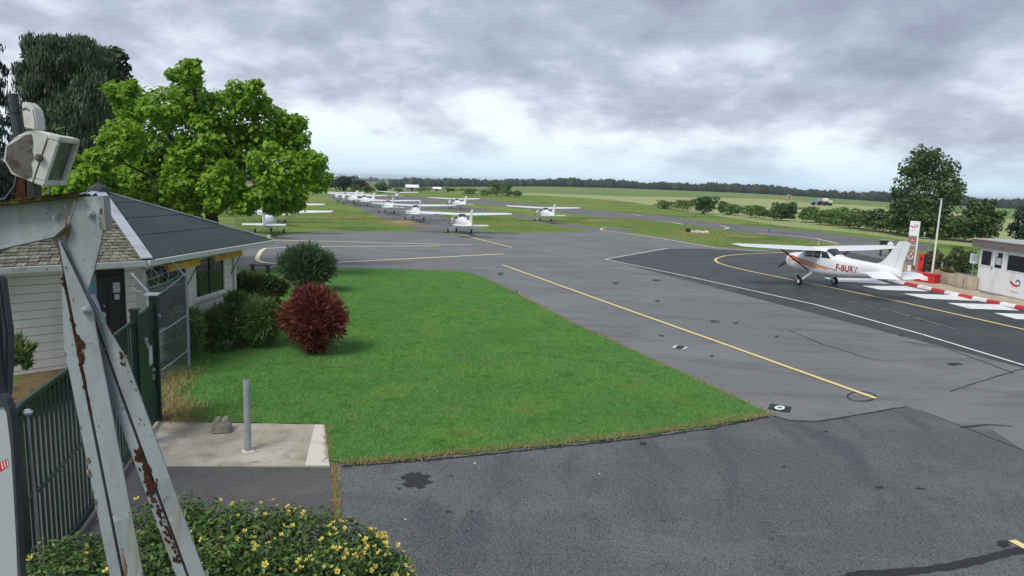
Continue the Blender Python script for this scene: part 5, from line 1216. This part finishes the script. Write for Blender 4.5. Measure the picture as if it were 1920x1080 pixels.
# price and sign totem
tp = G(1704, 512); tt = thing('fuel_totem', 'tall grey fuel price totem with white emblem panel on top', 'sign', (tp[0], tp[1], IZ))
az = math.atan2(-tp[1], -tp[0]); tt.rotation_euler = (0, 0, az + math.pi / 2 - .18)
TW = .27
MB().box((-.10, -.06, 0), (.10, .06, .45)).build('foot', mt['plainw'], tt)
MB().box((-TW, -.09, .45), (TW - .035, .09, 2.42)).build('grey_panel', mt['totem'], tt, bev=.006)
MB().box((-TW, -.09, 2.424), (TW - .035, .09, 3.42)).build('white_panel', mt['plainw'], tt, bev=.006)
MB().box((TW - .03, -.10, .42), (TW + .05, .10, 3.42)).build('side_trim', mt['plainw'], tt, bev=.006)
emblem(tt, -.02, 3.05, .42, -.096, True)
MB().box((-.2, -.096, 2.05), (.2, -.091, 2.22)).build('red_band', mt['icon_r'], tt)
me = text_mesh('24H/24', .09, mt['plainw'], 'lettering', 'CENTER')
MB().box((-.13, -.099, 2.115), (.13, -.0965, 2.15)).build('band_text', mt['plainw'], tt)
for x in (-.14, 0, .14): MB().lathe([(.045, 0), (.045, .005)], 10, Matrix.Translation((x, -.091, 1.78)) @ Matrix.Rotation(math.pi / 2, 4, 'X')).build('round_icon', mt['plainw'], tt)
for x in (-.12, .1): MB().prism([(x - .085, -.091, 1.36), (x + .085, -.091, 1.36), (x, -.091, 1.52)], (0, -.005, 0)).build('warning_triangle', mt['icon_y'], tt)
for x, z in ((0, 1.2), (-.14, 1.03), (.14, 1.03)):
    o = MB().lathe([(.075, 0), (.075, .005)], 12, Matrix.Translation((x, -.091, z)) @ Matrix.Rotation(math.pi / 2, 4, 'X')).build('prohibition_sign', mt['icon_r'], tt)
    MB().lathe([(.052, .0), (.052, .003)], 12, Matrix.Translation((x, -.0965, z)) @ Matrix.Rotation(math.pi / 2, 4, 'X')).build('disc', mt['plainw'], o)
MB().box((-.14, -.096, .86), (.14, -.091, .91)).build('text_strip', mt['plainw'], tt)
for x in (-.12, .11): MB().lathe([(.06, 0), (.06, .005)], 12, Matrix.Translation((x, -.091, .7)) @ Matrix.Rotation(math.pi / 2, 4, 'X')).build('mandatory_sign', mt['icon_b'], tt)
# lamp pole
lq = G(1747, 517); lpole = thing('lamp_pole', 'thin white lamp pole beside the red fuel cabinet', 'pole', (lq[0], lq[1], IZ))
MB().tube([(0, 0, 0), (0, 0, 2.4), (0, 0, 4.95)], [.075, .06, .045], 10).build('pole', mt['white2'], lpole, True)
MB().box((-.22, -.05, 4.95), (.08, .05, 5.02)).build('lamp_head', mt['galv'], lpole, bev=.01)
# pump cabinet
pq = G(1727, 516); pump = thing('fuel_pump', 'tall narrow red fuel pump cabinet', 'fuel pump', (pq[0], pq[1], IZ), math.atan2(-pq[1], -pq[0]) + math.pi / 2 - .25)
MB().box((-.24, -.2, 0), (.10, .2, 1.30)).build('cabinet', mt['red'], pump, bev=.02)
MB().box((.102, -.2, 0), (.20, .2, 1.30)).build('side_cover', mt['dark'], pump, bev=.01)
MB().box((-.11, -.215, .85), (.0, -.201, 1.08)).build('display', mt['bmetal'], pump)
MB().tube([(.14, -.22, .95), (.2, -.28, .6), (.1, -.28, .25), (-.05, -.26, .3)], .025, 7).build('hose', mt['black'], pump, True)
rq = G(1736, 529, IZ); rbx = thing('sand_bin', 'low red box with white label in front of the pump', 'bin', (rq[0], rq[1], IZ), -math.pi / 2 + .55)
MB().add([(-.55, -.28, 0), (.62, -.28, 0), (.62, .28, 0), (-.62, .28, 0), (-.66, -.30, .46), (.66, -.30, .46), (.66, .30, .46), (-.66, .30, .46)], [(3, 2, 1, 0), (4, 5, 6, 7), (0, 1, 5, 4), (1, 2, 6, 5), (2, 3, 7, 6), (3, 0, 4, 7)]).build('body', mt['red'], rbx, bev=.02)
MB().box((-.68, -.32, .462), (.68, .32, .56)).build('lid', mt['red'], rbx, bev=.03)
MB().box((-.18, -.312, .13), (.24, -.292, .37)).build('label_plate', mt['plainw'], rbx)
# planters
def planter(u, v, wd, dp, h, label, name='planter', rz=0.):
    c_ = G(u, v, IZ); t = thing(name, label, 'planter', (c_[0], c_[1], IZ), -math.pi / 2 + rz, 'concrete planters on the fuel island')
    pr = [(-wd / 2, dp * .2), (-wd / 2, -dp * .25), (-wd / 2 + .14, -dp / 2), (wd / 2 - .14, -dp / 2), (wd / 2, -dp * .25), (wd / 2, dp * .2), (wd / 2 - .14, dp / 2), (-wd / 2 + .14, dp / 2)]
    rings = [[(x * s, y * s, z) for x, y in pr] for s, z in ((.94, 0), (1, h * .12), (1.0, h), (.9, h), (.88, h - .08))]
    MB().loft(rings).build('tub', mt['beige'], t, bev=.008)
    MB().prism([(x * .87, y * .87, h - .085) for x, y in pr], (0, 0, .02)).build('soil', mt['soil'], t)
    return t, c_
planter(1773, 531, 1.9, .75, .70, 'wide hexagonal beige concrete planter with grassy weeds'); wq = G(1770, 531, IZ)
planter(1801, 539, .8, .7, .72, 'narrow beige concrete planter right of the wide planter'); planter(1819, 543, .6, .6, .72, 'small beige concrete planter touching the kiosk')
V, Q = leafcloud([((0, 0, .1), (.45, .22, .28)), ((.3, .1, .05), (.3, .2, .2))], 700, .34, .08, .2, 'shoot', 71, upb=.9)
t = thing('weeds', 'yellow-green grassy weeds growing in the wide planter', 'plant', (wq[0], wq[1] , IZ + .62), -math.pi / 2); np_obj('foliage', V, Q, mt['shrubtip'], t, 'stuff')
# small notice sign
nq = G(1817, 541, IZ); ns_ = thing('notice_sign', 'small white notice board on a grey post beside the kiosk', 'sign', (nq[0] + .25, nq[1] + .3, IZ), -math.pi / 2 + .5)
MB().tube([(0, 0, 0), (0, 0, 1.55)], .025, 8).build('post', mt['galv'], ns_, True)
MB().box((-.2, -.03, 1.42), (.2, .0, 1.98)).build('board', mt['plainw'], ns_, bev=.004)
MB().box((-.15, -.034, 1.52), (.15, -.031, 1.88)).build('notice', mt['paper'], ns_)
# low wall, rail, pipe hoop, extinguisher, yellow box, reel
wq2 = G(1712, 514); wlb = thing('low_wall', 'low pale concrete wall under the fuel totem', 'wall', (wq2[0] + .2, wq2[1] + .6, 0))
MB().box((-1.6, 0, 0), (1.2, .2, .62)).build('wall', mt['beige'], wlb, bev=.015)
fq_ = G(1716, 505); hoop = thing('pipe_hoop', 'green metal pipe hoop behind the red pump', 'pipe', (fq_[0], fq_[1], 0))
MB().tube([(-.1, 0, 0), (-.1, 0, 2.3), (.35, 0, 2.32), (.8, 0, 2.25), (.8, 0, 1.2)], .045, 8).build('pipe', M('pale_green_paint', (.22, .32, .28), .5), hoop, True)
MB().tube([(.35, 0, 2.3), (.35, 0, 2.6)], .04, 8).build('vent', mt['galv'], hoop, True)
MB().lathe([(.09, 2.6), (.05, 2.72)], 8, Matrix.Translation((.35, 0, 0))).build('vent_cap', mt['galv'], hoop, True)
rl = thing('guard_rail', 'low white tube rail behind the planters', 'rail', (*G(1735, 509)[:2], 0))
e = G(1765, 514) - G(1735, 509)
MB().tube([(0, 0, .75), (e[0], e[1], .75)], .035, 8).build('rail', mt['white2'], rl, True)
for f in (.02, .98): MB().tube([(e[0] * f, e[1] * f, 0), (e[0] * f, e[1] * f, .75)], .035, 8).build('post', mt['white2'], rl, True)
xq = G(1686, 514); ext = thing('fire_extinguisher', 'red wheeled fire extinguisher behind the white tail fin', 'extinguisher', (xq[0], xq[1], 0))
MB().lathe([(.14, .12), (.17, .2), (.17, .95), (.10, 1.1), (.04, 1.14), (.04, 1.25)], 14).build('cylinder', mt['red'], ext, True)
MB().tube([(.2, 0, .1), (.2, 0, 1.35), (-.1, 0, 1.4)], .02, 6).build('handle', mt['bmetal'], ext, True)
for y in (-.18, .18): MB().lathe([(.12, -.03), (.12, .03)], 12, Matrix.Translation((.12, y, .12)) @ Matrix.Rotation(math.pi / 2, 4, 'X')).build('wheel', mt['black'], ext)
yq = G(1693, 505); ybx = thing('cream_cabinet', 'cream metal cabinet on a grey post behind the tail fin', 'cabinet', (yq[0], yq[1], 0))
MB().box((-.08, -.08, 0), (.08, .08, 1.62)).build('post', mt['galv'], ybx)
MB().box((-.21, -.12, 1.62), (.21, .12, 2.05)).build('box', M('cream_paint', (.62, .58, .40), .5), ybx, bev=.01)
eq = G(1659, 480); reel = thing('hose_reel', 'black hose reel box with white disc behind the wing', 'hose reel', (eq[0], eq[1], 0), -.35)
MB().box((-.42, -.25, 0), (-.3, .25, .8)).build('leg', mt['bmetal'], reel); MB().box((.3, -.25, 0), (.42, .25, .8)).build('leg', mt['bmetal'], reel)
MB().box((-.5, -.32, .8), (.5, .3, 1.36)).build('box', mt['bmetal'], reel, bev=.05)
MB().box((-.52, -.34, 1.362), (.52, .32, 1.41)).build('lid', mt['galv'], reel)
MB().lathe([(.24, 0), (.24, .02), (.05, .03)], 14, Matrix.Translation((.28, -.322, 1.07)) @ Matrix.Rotation(math.pi / 2, 4, 'X')).build('disc', mt['plainw'], reel)
# clipped shrubs behind the planters
for i, (u, v, wd, hg, mm, lab) in enumerate([(1752, 486, 30, 46, 'boxr', 'reddish clipped shrub right of the lamp pole'), (1776, 492, 16, 30, 'box', 'small clipped green shrub left of the middle'), (1800, 494, 26, 34, 'box', 'rounded clipped green shrub in the middle of the row'), (1793, 478, 34, 20, 'box', 'low wide dark shrub behind the clipped row'), (1820, 484, 30, 34, 'box', 'dark clipped shrub beside the kiosk'), (1750, 496, 26, 34, 'box', 'squat clipped shrub in front of the reddish one')]):
    yy = 47.5 + (i % 3) * 1.0; c_ = pxd(u, v, yy); s = yy / F
    lumps = [((c_[0], c_[1], c_[2]), (wd * .5 * s, wd * .45 * s, hg * .5 * s)), ((c_[0], c_[1], max(.3, c_[2] - hg * .3 * s)), (wd * .42 * s, wd * .4 * s, max(.3, c_[2] * .6)))]
    plant('clipped_shrub', lab, 'shrub', (c_[0], c_[1], 0), lumps, 1500, .15, mt[mm], 'clipped shrubs behind the fuel island', None, seed=80 + i, shell=.6)

# ------------------------------------------------------------------ aeroplanes
ST = [(2.06, 1.02, 1.46, .20, 2.0), (1.98, .90, 1.56, .40, 2.4), (1.80, .80, 1.65, .49, 2.8), (1.4, .72, 1.73, .53, 3.0), (.85, .66, 1.79, .555, 3.2), (.62, .64, 1.82, .56, 3.2), (.38, .63, 2.00, .56, 3.2), (.14, .63, 2.17, .56, 3.6), (-.6, .62, 2.21, .56, 3.8), (-1.25, .62, 2.19, .545, 3.6), (-1.6, .63, 2.02, .50, 3.2), (-2.0, .65, 1.82, .45, 2.9), (-2.6, .69, 1.73, .38, 2.7), (-3.5, .79, 1.68, .29, 2.4), (-4.5, .90, 1.63, .19, 2.2), (-5.4, 1.00, 1.56, .10, 2.1), (-5.95, 1.06, 1.48, .05, 2.0)]
SX = [s[0] for s in ST][::-1]
def fst(x):
    return [float(np.interp(x, SX, [s[i] for s in ST][::-1])) for i in (1, 2, 3, 4)]
def fside(x, z, off=.0):
    zb, zt, hw, n = fst(x); zc = (zb + zt) / 2; hh = (zt - zb) / 2
    q = min(1, abs((z - zc) / hh)); return hw * max(0.0, 1 - q ** n) ** (1 / n) + off
def fring(x, k=28):
    zb, zt, hw, n = fst(x); zc = (zb + zt) / 2; hh = (zt - zb) / 2; o = []
    for i in range(k):
        a = 2 * math.pi * i / k; c_, s = math.cos(a), math.sin(a)
        o.append((x, hw * math.copysign(abs(c_) ** (2 / n), c_), zc + hh * math.copysign(abs(s) ** (2 / n), s)))
    return o
def side_patch(poly_rows, off, sg):
    """rows of (x, z) from one edge to the other, laid on the fuselage side"""
    V = []; Fc = []; nc = len(poly_rows[0])
    for row in poly_rows:
        for x, z in row: V.append((x, sg * fside(x, z, off), z))
    for i in range(len(poly_rows) - 1):
        for j in range(nc - 1): Fc.append((i * nc + j, i * nc + j + 1, (i + 1) * nc + j + 1, (i + 1) * nc + j))
    return V, Fc
def quad_rows(x0a, x1a, z0, x0b, x1b, z1, nx=5, nz=4):
    return [[(x0a + (x0b - x0a) * i / (nz - 1) + ((x1a + (x1b - x1a) * i / (nz - 1)) - (x0a + (x0b - x0a) * i / (nz - 1))) * j / (nx - 1), z0 + (z1 - z0) * i / (nz - 1)) for j in range(nx)] for i in range(nz)]
def airfoil(le, ch, th, y, z, inc=0., n=9):
    up_, lo_ = [], []
    for i in range(n):
        t = .5 * (1 - math.cos(math.pi * i / (n - 1))); q = th * ch * 2.6 * (.2969 * math.sqrt(t) - .126 * t - .3516 * t * t + .2843 * t ** 3 - .1036 * t ** 4)
        up_.append((le - ch * t, y, z + q * 1.25 - ch * t * inc)); lo_.append((le - ch * t, y, z - q * .6 - ch * t * inc))
    return up_ + lo_[-2:0:-1]
WDI = .03
def build_plane(label, hero):
    p = thing('light_aeroplane', label, 'aeroplane', group='light aeroplanes on the airfield')
    W_ = mt['white']
    MB().loft([fring(x) for x in [2.06, 2.03, 1.98, 1.9, 1.8, 1.6, 1.4, 1.1, .85, .7, .62, .5, .38, .26, .14, -.2, -.6, -1.0, -1.25, -1.42, -1.6, -1.8, -2.0, -2.3, -2.6, -3.0, -3.5, -4.0, -4.5, -5.0, -5.4, -5.95]]).build('fuselage', W_, p, True)
    # wings
    for sg in (1, -1):
        secs = [(.40, .46, 1.63, .165), (1.2, .46, 1.63, .165), (2.6, .46, 1.63, .16), (4.0, .41, 1.38, .15), (5.1, .36, 1.16, .14), (5.32, .32, 1.04, .12), (5.46, .22, .80, .08), (5.50, .05, .4, .05)]
        MB().loft([airfoil(le, ch, th, sg * y, 2.10 + WDI * y, .07) for y, le, ch, th in secs]).build('wing', W_, p, True)
        # flap and aileron gaps
        fl_ = MB()
        for ya, yb, xo in ((.62, 2.55, -.80), (2.62, 4.95, -.62)):
            fl_.box((xo - .006, min(sg * ya, sg * yb), 2.32 + WDI * ya), (xo + .006, max(sg * ya, sg * yb), 2.385 + WDI * (ya + yb) / 2))
        MB().tube([(-.15, sg * .53, .82), (-.05, sg * 2.55, 2.12)], [.045, .045], 8).build('wing_strut', mt['stred'] if hero else W_, p, True)
        # main gear
        GX = -.33
        MB().loft([[(x + GX, y, z) for x, y, z in rg_] for rg_ in [[(.12, sg * .42, .66), (-.05, sg * .42, .66), (-.05, sg * .42, .74), (.12, sg * .42, .74)], [(.10, sg * .85, .42), (-.03, sg * .85, .42), (-.03, sg * .85, .47), (.10, sg * .85, .47)], [(.06, sg * 1.13, .20), (-.03, sg * 1.13, .20), (-.03, sg * 1.13, .245), (.06, sg * 1.13, .245)]]]).build('gear_leg', W_, p, True)
    def wheel(x, y, r_, wd):
        m = MB(); R_ = Matrix.Translation((x, y, r_)) @ Matrix.Rotation(math.pi / 2, 4, 'X')
        m.lathe([(r_ * .55, -wd * .5), (r_ * .85, -wd * .5), (r_ * .97, -wd * .32), (r_, 0), (r_ * .97, wd * .32), (r_ * .85, wd * .5), (r_ * .55, wd * .5)], 20, R_)
        w_ = m.build('wheel', mt['black'], p, True)
        MB().lathe([(r_ * .5, -wd * .53), (r_ * .54, -wd * .4), (r_ * .54, wd * .4), (r_ * .5, wd * .53), (r_ * .2, wd * .56)], 14, R_).build('hub', mt['white2'], w_, True)
    wheel(-.33, 1.22, .215, .16); wheel(-.33, -1.22, .215, .16); wheel(1.34, 0, .19, .14)
    m = MB(); m.tube([(1.26, 0, .78), (1.33, 0, .42)], [.05, .035], 8); m.tube([(1.34, .1, .2), (1.34, .1, .44), (1.34, -.1, .44), (1.34, -.1, .2)], .022, 6)
    m.build('nose_strut', mt['white2'], p, True)
    # tail
    fin = [(-4.35, 1.60), (-4.75, 1.72), (-5.05, 1.95), (-5.70, 2.80), (-5.78, 2.85), (-6.06, 2.85), (-5.62, 1.50)]
    MB().loft([[(x, -t_, z) for x, z in fin] for t_ in (.035, -.035)]).build('fin', W_, p, bev=.015)
    rud = [(-5.635, 1.50), (-6.075, 2.85), (-6.40, 2.82), (-6.43, 2.76), (-6.12, 1.75), (-6.08, 1.12), (-5.9, 1.10), (-5.72, 1.25)]
    MB().loft([[(x, -t_, z) for x, z in rud] for t_ in (.028, -.028)]).build('rudder', W_, p, bev=.012)
    for sg in (1, -1):
        MB().loft([airfoil(le, ch, .10, sg * y, 1.25, .03) for y, le, ch in ((.05, -4.78, .75), (.8, -4.88, .68), (1.55, -5.0, .60), (1.70, -5.1, .48))]).build('stabiliser', W_, p, True)
        MB().loft([airfoil(le, ch, .10, sg * y, 1.245, .42 if hero else .10) for y, le, ch in ((.12, -5.545, .60), (.8, -5.57, .54), (1.55, -5.61, .48), (1.70, -5.60, .38))]).build('elevator', W_, p, True)
    # glazing
    V = []; Fc = []; ny = 9
    rows = [.60, .50, .38, .26, .155]
    for x in rows:
        zb, zt, hw, n = fst(x)
        for j in range(ny):
            y = (-1 + 2 * j / (ny - 1)) * .88 * hw; zc = (zb + zt) / 2; hh = (zt - zb) / 2
            z = zc + hh * max(0, 1 - (abs(y) / hw) ** n) ** (1 / n); V.append((x + .006, y, z + .006))
    for i in range(len(rows) - 1):
        for j in range(ny - 1): Fc.append((i * ny + j, i * ny + j + 1, (i + 1) * ny + j + 1, (i + 1) * ny + j))
    MB().add(V, Fc).build('windshield', mt['pglass'], p, True)
    V = []; Fc = []; rows = [-1.34, -1.46, -1.6, -1.76, -1.9]
    for x in rows:
        zb, zt, hw, n = fst(x)
        for j in range(ny):
            y = (-1 + 2 * j / (ny - 1)) * .8 * hw; zc = (zb + zt) / 2; hh = (zt - zb) / 2
            z = zc + hh * max(0, 1 - (abs(y) / hw) ** n) ** (1 / n); V.append((x - .005, y, z + .006))
    for i in range(len(rows) - 1):
        for j in range(ny - 1): Fc.append((i * ny + j, i * ny + j + 1, (i + 1) * ny + j + 1, (i + 1) * ny + j))
    MB().add(V, Fc).build('rear_window', mt['pglass'], p, True)
    for sg in (1, -1):
        for rows in (quad_rows(.44, .30, 1.72, .22, .17, 1.97), quad_rows(.22, -.42, 1.60, .12, -.42, 2.02), quad_rows(-.50, -1.04, 1.60, -.50, -1.02, 2.02), quad_rows(-1.13, -1.74, 1.63, -1.13, -1.42, 1.98)):
            MB().add(*side_patch(rows, .008, sg)).build('side_window', mt['pglass'], p, True)
        if hero:
            def stripe(pts, name, mat, off):
                V = []; Fc = []
                for x, za, zb_ in pts: V += [(x, sg * fside(x, za, off), za), (x, sg * fside(x, (za + zb_) / 2, off), (za + zb_) / 2), (x, sg * fside(x, zb_, off), zb_)]
                for i in range(len(pts) - 1): Fc += [(3 * i, 3 * i + 1, 3 * i + 4, 3 * i + 3), (3 * i + 1, 3 * i + 2, 3 * i + 5, 3 * i + 4)]
                MB().add(V, Fc).build(name, mat, p)
            N_ = 12
            xs = np.linspace(1.55, -2.2, N_)
            def cz(x, z0): return z0 - .105 * (1.5 - x) - (.16 * max(0, (x - 1.05)) ** 2)
            def band(z0, w0, xe, hook=True, x0=1.60, n=14):
                o = []
                if hook:      # the band starts low at the cowl and curves up over the side
                    for a in np.linspace(0, 1, 5): o.append((x0 + .10 * math.sin(a * 1.57) , z0 - .42 + .36 * a, z0 - .42 + .36 * a + w0 * 1.2 * (.6 + .4 * a)))
                return o
            def slant(zs, w0, x0, x1, n=16): return [(x, zs + .02 - .142 * (x0 - x), zs + .02 - .142 * (x0 - x) + w0 * (1 - .35 * (x0 - x) / (x0 - x1))) for x in np.linspace(x0, x1, n)]
            stripe(slant(1.50, .055, 1.45, -2.2), 'stripe', mt['stred'], .006)
            stripe(slant(1.38, .115, 1.40, -1.6), 'stripe', mt['storange'], .006)
            stripe(slant(1.335, .045, 1.36, -1.0), 'stripe', mt['stgold'], .0062)
            stripe(slant(1.27, .06, 1.30, -.8), 'stripe', mt['stred'], .006)
            for zt_, xo, wq, mm in ((1.53, 1.46, .075, 'stred'), (1.44, 1.41, .12, 'storange'), (1.31, 1.30, .06, 'stred')):
                q = [(xo + .08 * t * t + .25 * t, zt_ - .52 * t ** 1.2 - wq * .6, zt_ - .52 * t ** 1.2 + wq * (.4 - .2 * t)) for t in np.linspace(0, .62, 7)]
                stripe(q, 'stripe', mt[mm], .0058)
    # propeller
    m = MB(); pa_ = math.radians(-32)
    for s_ in (1, -1):
        ca, sa = math.cos(pa_) * s_, math.sin(pa_) * s_
        rings = []
        for r_, w_, tw in ((.06, .05, .9), (.25, .085, .7), (.55, .075, .45), (.88, .045, .3)):
            o = []
            for dx, dw in ((-.012, 0), (0, -1), (.012, 0), (0, 1)):
                xx = dx + math.sin(tw) * w_ * dw * .6; cc_ = math.cos(tw) * w_ * dw
                o.append((2.16 + xx, ca * r_ - sa * cc_, 1.24 + sa * r_ + ca * cc_))
            rings.append(o)
        m.loft(rings)
    pr = m.build('propeller', mt['bmetal'], p)
    MB().lathe([(.2, 0), (.19, .1), (.13, .24), (.04, .33), (.005, .345)], 16, Matrix.Translation((2.07, 0, 1.24)) @ Matrix.Rotation(math.pi / 2, 4, 'Y')).build('spinner', mt['white2'], pr, True)
    MB().tube([(-.3, .12, 2.26), (-.42, .12, 2.66)], [.012, .005], 5).build('antenna', mt['white2'], p)
    if hero:
        for sg in (1, -1):
            me = text_mesh('F-BURV', .46, mt['regred'], 'registration')
            xs0 = -2.15
            for v in me.vertices:
                tx, ty = v.co.x, v.co.y
                x = xs0 - tx * .92 if sg > 0 else xs0 - 1.55 + tx * .92
                z = 1.05 + ty * 1.0 - .02 * (-x - 2.2); v.co = (x, sg * fside(x, z, .007), z)
            o = bpy.data.objects.new('registration', me); link(o, p)
    return p
def copy_tree(o, parent=None):
    c_ = o.copy(); COL.objects.link(c_); c_.parent = parent
    for ch in list(o.children): copy_tree(ch, c_)
    return c_
hero = build_plane('white high-wing aeroplane with orange stripes parked by the fuel island', True)
hero.location = (17.31, 39.62, .012); hero.rotation_euler = (0, math.radians(1.4), 1.868)
proto = build_plane('white high-wing aeroplane parked nearest on the taxiway, ahead of the far row', False)
planes = [ # wheel-centre pixel, heading degrees, scale, label
    (861.5, 437, 106, .97, None),
    (777, 413, 105, .96, 'white aeroplane second in the left row, just behind the nearest one'),
    (725, 399, 110, .93, 'white aeroplane third in the left row, its left main wheel at the grass edge'),
    (678, 386, 126, .93, 'white aeroplane fourth in the left row'),
    (654, 382, 132, .90, 'white aeroplane fifth in the left row, overlapped by its neighbours'),
    (642, 378.5, 136, .92, 'white aeroplane sixth in the left row'),
    (644, 371, 100, .62, 'small white aeroplane at the far end of the left row'),
    (1018, 415, 103, .95, 'white aeroplane standing alone to the right of the nearest one'),
    (852, 391.5, 117, .92, 'white aeroplane parked further back between the two rows'),
    (745, 374.5, 99, .90, 'white aeroplane far back on its own above the left row'),
    (505.5, 437.5, 105, .97, 'white aeroplane seen from behind under the bright green tree'),
    (513, 416.5, 108, .97, 'white aeroplane parked directly ahead of the one under the tree'),
    (424, 401, 112, .95, 'white aeroplane mostly hidden behind the bright tree leaves')]
for i, (u, v, hdg, scl, lab) in enumerate(planes):
    o = proto if i == 0 else copy_tree(proto)
    g = G(u, v); h_ = math.radians(hdg); o.location = (g[0] + .33 * scl * math.cos(h_), g[1] + .33 * scl * math.sin(h_), .012); o.rotation_euler = (0, 0, h_); o.scale = (scl, scl, scl * .93)
    if lab: o['label'] = lab

# ------------------------------------------------------------------ far things in the fields
def far_pt(u, D):
    a = math.atan((u - 960) / F); x, y = math.sin(a) * D, math.cos(a) * D; return (x, y, float(terr(x, y)))
spx = thing('crop_sprayer', 'blue-grey tractor sprayer with cream tank working in the pale field', 'tractor', far_pt(1528, 335), -.15)
bl = M('tractor_blue', (.16, .26, .34), .5); crm = M('cream_tank', (.62, .60, .44), .5)
MB().prism([(-4.2, -1, .8), (-1.0, -1, .8), (-1.0, -1, 2.0), (-2.6, -1, 2.5), (-4.0, -1, 1.9)], (0, 2, 0)).build('bonnet', bl, spx, bev=.1)
MB().prism([(-1.9, -1, 1.6), (-.3, -1, 1.6), (-.5, -1, 2.9), (-1.6, -1, 2.9)], (0, 2, 0)).build('cab', mt['flash'], spx, bev=.08)
MB().box((-1.8, -1.05, 2.91), (-.3, 1.05, 3.05)).build('cab_roof', bl, spx)
MB().lathe([(.6, -1.3), (1.1, -1.1), (1.15, 0), (1.1, 1.1), (.6, 1.3)], 16, Matrix.Translation((1.6, 0, 2.1)) @ Matrix.Rotation(math.pi / 2, 4, 'Y')).build('tank', crm, spx, True)
MB().box((-1.0, -.6, .7), (3.4, .6, .95)).build('chassis', mt['bmetal'], spx)
MB().prism([(3.0, -1.2, .9), (4.3, -1.2, 1.0), (4.2, -1.2, 2.2), (3.2, -1.2, 2.4)], (0, 2.4, 0)).build('boom_frame', mt['white2'], spx)
for x, r_ in ((-3.3, .65), (-.7, .95), (1.7, .9), (3.6, .7)):
    for y in (-1.15, 1.15):
        w_ = MB().lathe([(r_ * .6, -.22), (r_, -.18), (r_, .18), (r_ * .6, .22)], 16, Matrix.Translation((x, y, r_)) @ Matrix.Rotation(math.pi / 2, 4, 'X')).build('wheel', mt['black'], spx)
MB().tube([(-14, 1.5, 1.0), (-4, 1.5, 1.1), (4.4, 1.5, 1.1), (13, 1.5, 1.0)], .09, 5).build('spray_boom', mt['bmetal'], spx)
shp = far_pt(1467, 560); shed = thing('brick_shed', 'tiny pale pink brick shed far off in the field', 'shed', shp)
MB().box((-1.7, -1.5, 0), (1.7, 1.5, 2.3)).build('wall', M('pale_pink_render', (.50, .34, .28), .8), shed)
MB().prism([(-1.9, -1.7, 2.3), (1.9, -1.7, 2.3), (0, -1.7, 3.1)], (0, 3.4, 0)).build('roof', M('clay_tile', (.40, .24, .19), .8), shed)
MB().box((-.4, -1.53, .05), (.4, -1.501, 1.9)).build('door', mt['dark'], shed)
for u, wd, D, lab in ((768, 5.2, 300, 'white barn with low roof beyond the left row of aeroplanes'), (814, 3.4, 310, 'small white roofed shed right of the white barn')):
    c_ = far_pt(u, D); bn = thing('white_barn', lab, 'barn', c_, .1, 'white farm buildings beyond the airfield')
    h = 2.6 if wd > 4 else 1.9
    MB().box((-wd / 2, -2, 0), (wd / 2, 2, h * .55)).build('wall', mt['stone'], bn)
    MB().prism([(-wd / 2 - .2, -2.2, h * .55), (-wd / 2 - .2, 2.2, h * .55), (-wd / 2 - .2, 0, h)], (wd + .4, 0, 0)).build('roof', mt['plainw'], bn)
    MB().box((-.5, -2.03, .0), (.5, -2.001, h * .5)).build('door', mt['dark'], bn)
# little marker boards on the grass island and an edge light
mq = G(1291, 436); mk = thing('marker_boards', 'black and white marker boards lying on the bleached grass', 'marker', (mq[0], mq[1], 0), .1)
MB().box((-.3, -.3, 0), (.1, .3, .5)).build('board', mt['bmetal'], mk)
for k in range(4): MB().box((.4 + k * .55, -.3, 0), (.72 + k * .55, .3, .22 + .06 * (k % 2))).build('board', mt['plainw'], mk)
for u, v, lab in ((1442, 436, 'small blue edge light beside the taxiway curve'), (1302, 409, 'small blue edge light further along the taxiway'), (910, 393, 'dark grass-edge light left of the lone aeroplane')):
    c_ = G(u, v); el = thing('edge_light', lab, 'taxiway light', (c_[0], c_[1], 0), 0, 'taxiway edge lights')
    MB().tube([(0, 0, 0), (0, 0, .3)], .06, 8).build('stem', mt['bmetal'], el); MB().lathe([(.12, .3), (.13, .42), (.05, .52)], 10).build('lens', mt['icon_c'], el, True)

# ------------------------------------------------------------------ thin air haze
hz_m = bpy.data.materials.new('haze_air'); hz_m.use_nodes = True; hn = hz_m.node_tree; hn.nodes.clear()
ho = hn.nodes.new('ShaderNodeOutputMaterial'); hv = hn.nodes.new('ShaderNodeVolumePrincipled')
hv.inputs['Color'].default_value = (.80, .88, .97, 1); hv.inputs['Density'].default_value = .00014
hn.links.new(hv.outputs[0], ho.inputs['Volume'])
hb = MB().box((-9300, -9300, -17), (9300, 9300, 24)).build('haze', hz_m, kind='stuff')
